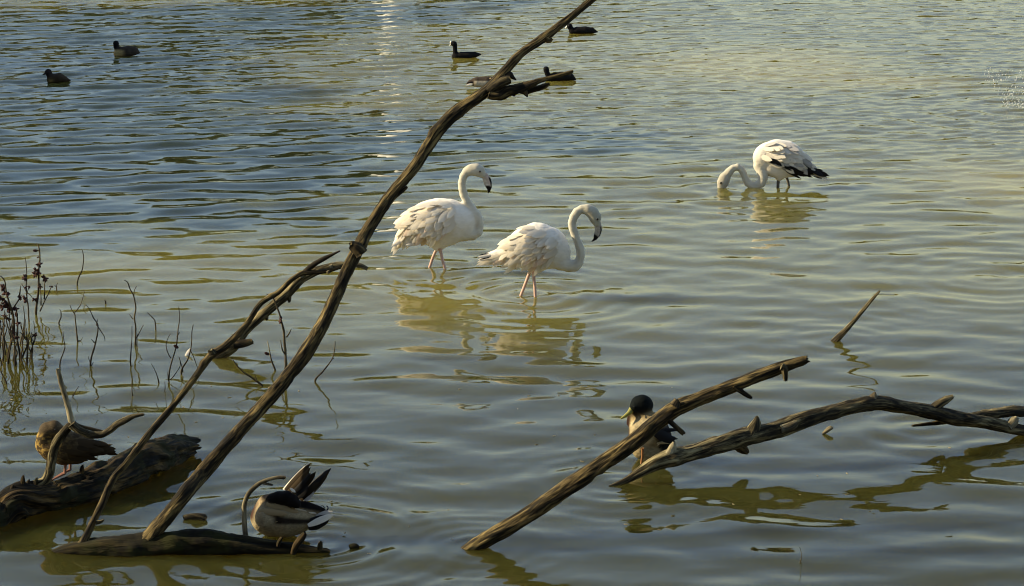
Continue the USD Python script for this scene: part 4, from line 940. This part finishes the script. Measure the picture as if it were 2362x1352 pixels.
# drake behind the leaning branch
D5 = lambda x, y: (1380 + x * .19231, 880 + y * .19231)
def drake5(x, y, v, c):
    ru = (sstep(640, 720, x - (y - 600) * .3) * sstep(480, 540, y))[:, None]
    c = c * (1 - ru) + np.array([.016, .013, .012]) * ru
    br = (sstep(392, 360, x + (y - 500) * .02) * sstep(380, 420, y))[:, None]
    c = c * (1 - br) + np.array([.03, .013, .009]) * br
    bk = (np.exp(-((x - 720) / 60) ** 2 - ((y - 400) / 30) ** 2))[:, None]
    return c * (1 - bk) + np.array([.06, .05, .04]) * bk
t, b = fowl("mallard_drake", "mallard drake with glossy dark head and yellow bill behind the leaning branch", "duck", (1505, 1060),
    [dict(n=[(478, 560, 104, -.02), (490, 640, 120, -.02), (530, 600, 165), (600, 600, 195), (680, 640, 190, .02), (740, 700, 150, .03)], sv=1.0, c=(.42, .34, .20)),
     dict(n=[(520, 800, 120, -.02), (600, 830, 150), (680, 820, 120)], sv=1.0, c=(.30, .24, .13)),
     dict(n=[(480, 462, 72, .02), (600, 432, 74), (720, 455, 66)], sv=1.0, c=(.36, .27, .135)),
     dict(n=[(392, 520, 50, .05), (420, 440, 62, .05), (470, 380, 84, .04)], c=(.020, .009, .007)),
     dict(n=[(510, 360, 100, .03), (520, 310, 128, .03), (540, 300, 124, .03)], c=(.003, .0045, .0045), k=.02),
     dict(n=[(440, 300, 62, .0), (480, 290, 90, .02)], c=(.003, .006, .0065), k=.02)],
    .03, [(405, 335, 40, .0), (370, 365, 30, -.02), (320, 398, 23, -.03), (265, 425, 12, -.04)], D5, .19231, rule=drake5, vox=.0045, blend=.008, eye=(425, 285, 10))
w = holder(t, "wing")
for a, c, lk, wp, dv in [((480, 420), (740, 470), "tan_feather", 110, -.13), ((560, 400), (800, 500), "tan_feather", 90, -.12), ((560, 500), (800, 640), "brown_feather", 120, -.19), ((640, 540), (900, 680), "black_feather", 130, -.17), ((700, 560), (985, 540), "black_feather", 50, -.05), ((700, 600), (945, 650), "black_feather", 60, -.08)]:
    plume(w, b, "wing_feather", a, c, lk, wp, dv, nrm=(0, -.8, .6), curl=.2)
for a, c, lk, wp, dv in [((690, 690), (925, 735), "white_feather", 46, -.20), ((700, 710), (860, 748), "white_feather", 50, -.205), ((780, 690), (930, 720), "black_feather", 60, -.18), ((730, 740), (830, 790), "black_feather", 90, -.19)]:
    plume(t, b, "tail_feather", a, c, lk, wp, dv)
rod(t, "leg", [[*at(*D5(530, 800), b.Y - .12), .009], [*at(*D5(528, 880), b.Y - .12), .007], [*at(*D5(515, 990), b.Y - .12), .007]], "orange_leg", 4)

# brown hen on the log
D2 = lambda x, y: (x * .2219, 940 + y * .2219)
def hen(x, y, v, c):
    n = meshkit.fbm(np.stack([x * .032 + y * .01, y * .045, v * 40], -1), 3, 8)
    m = (sstep(.47, .56, n) * sstep(820, 480, x) * sstep(210, 260, y))[:, None]
    c = c * (1 - m * .9) + np.array([.34, .225, .065]) * m * .9
    k = (sstep(.52, .60, meshkit.fbm(np.stack([x * .02, y * .05, v * 30], -1), 2, 9)) * sstep(400, 700, x))[:, None]
    return c * (1 - k * .6) + np.array([.13, .09, .045]) * k * .6
GH = ground(150, 1125); GH[1] = 13.98
t, b = fowl("mallard_hen", "mottled brown mallard hen resting with tucked head on the rotten log", "duck", None,
    [dict(n=[(480, 380, 115), (560, 390, 165), (660, 410, 180), (780, 420, 158), (900, 420, 115), (1010, 430, 72), (1100, 442, 40), (1205, 452, 10)], sv=.9, c=BRN),
     dict(n=[(470, 300, 85, -.03), (510, 230, 95, -.03), (570, 205, 88, -.03), (640, 225, 66, -.04)], sv=.95, c=(.075, .055, .032), k=.02),
     dict(n=[(520, 480, 75), (680, 500, 85), (820, 500, 70)], sv=.8, c=(.12, .075, .04))],
    .03, [(650, 215, 30, -.06), (700, 200, 18, -.06), (740, 190, 10, -.05)], D2, .2219, rule=hen, G=GH, vox=.0045, billlook="bill_dark", eye=(600, 190, 8))
dress(b, holder(t, "wing"), [(720, 260), (900, 300), (1020, 390), (1040, 450), (880, 500), (720, 500), (620, 420)], lambda x, y: 12, 62, 44, 150, 62, "brown_feather", 41, lift=.012)
for a, c, lk, wp, dv in [((1000, 400), (1180, 366), "brown_feather", 30, -.03), ((1010, 420), (1215, 452), "brown_feather", 50, -.02), ((1000, 460), (1190, 470), "tan_feather", 50, .0)]:
    plume(t, b, "tail_feather", a, c, lk, wp, dv)
for dv, xx in ((-.02, 688), (.05, 720)):
    q = [[*(at(*D2(xx, 560), b.Y) + [0, dv, 0]), .011], [*(at(*D2(xx - 4, 620), b.Y) + [0, dv, 0]), .008], [*(at(*D2(xx - 6, 675), b.Y) + [0, dv, 0]), .0085]]
    lg = rod(t, "leg", q, "dull_leg", 6)
    for k in range(3):
        p0 = np.array(q[-1][:3]); d = np.array([-.085 + .012 * k, -.05 + .035 * k, -.032])
        rod(t, "toe", [[*p0, .007], [*(p0 + d * .5), .006], [*(p0 + d), .003]], "dull_leg", 7 + k, 8)

# small floating things
fr = np.random.default_rng(77); bits_v, bits_f, nb = [], [], 0
for k in range(46):
    cx_, cy_ = ((700, 1190), (560, 900), (300, 980), (1330, 1010), (1700, 1180), (1100, 900), (900, 1240), (2000, 1100))[k % 8]
    g_ = ground(cx_ + fr.normal() * 150, min(1330, cy_ + fr.normal() * 60)); a_ = fr.uniform(0, 3.14); L_ = fr.uniform(.006, .016)
    o = trimesh.creation.icosphere(1, 1.0); o.apply_scale([L_, L_ * .35, .0025]); o.apply_transform(trimesh.transformations.rotation_matrix(a_, [0, 0, 1])); o.apply_translation([g_[0], g_[1], surf(g_[0], g_[1]) + .001])
    bits_v.append(o)
tag(part("floating_debris", trimesh.util.concatenate(bits_v), "pale_twig", prim={"grain": np.concatenate([b_.vertices for b_ in bits_v])}), "tiny bits of leaf and bark floating on the near water", "debris", kind="stuff")
G_ = ground(433, 822); ft = thing("floating_feather", G_, "small pale feather caught against a dry stem behind the thin limb", "feather")
part("vane", feather(at(428, 822, G_[1]), np.array([.1, -.8, .6]), np.array([.05, .0, .09]), .075, .03, lift=.004), "white_feather", ft)
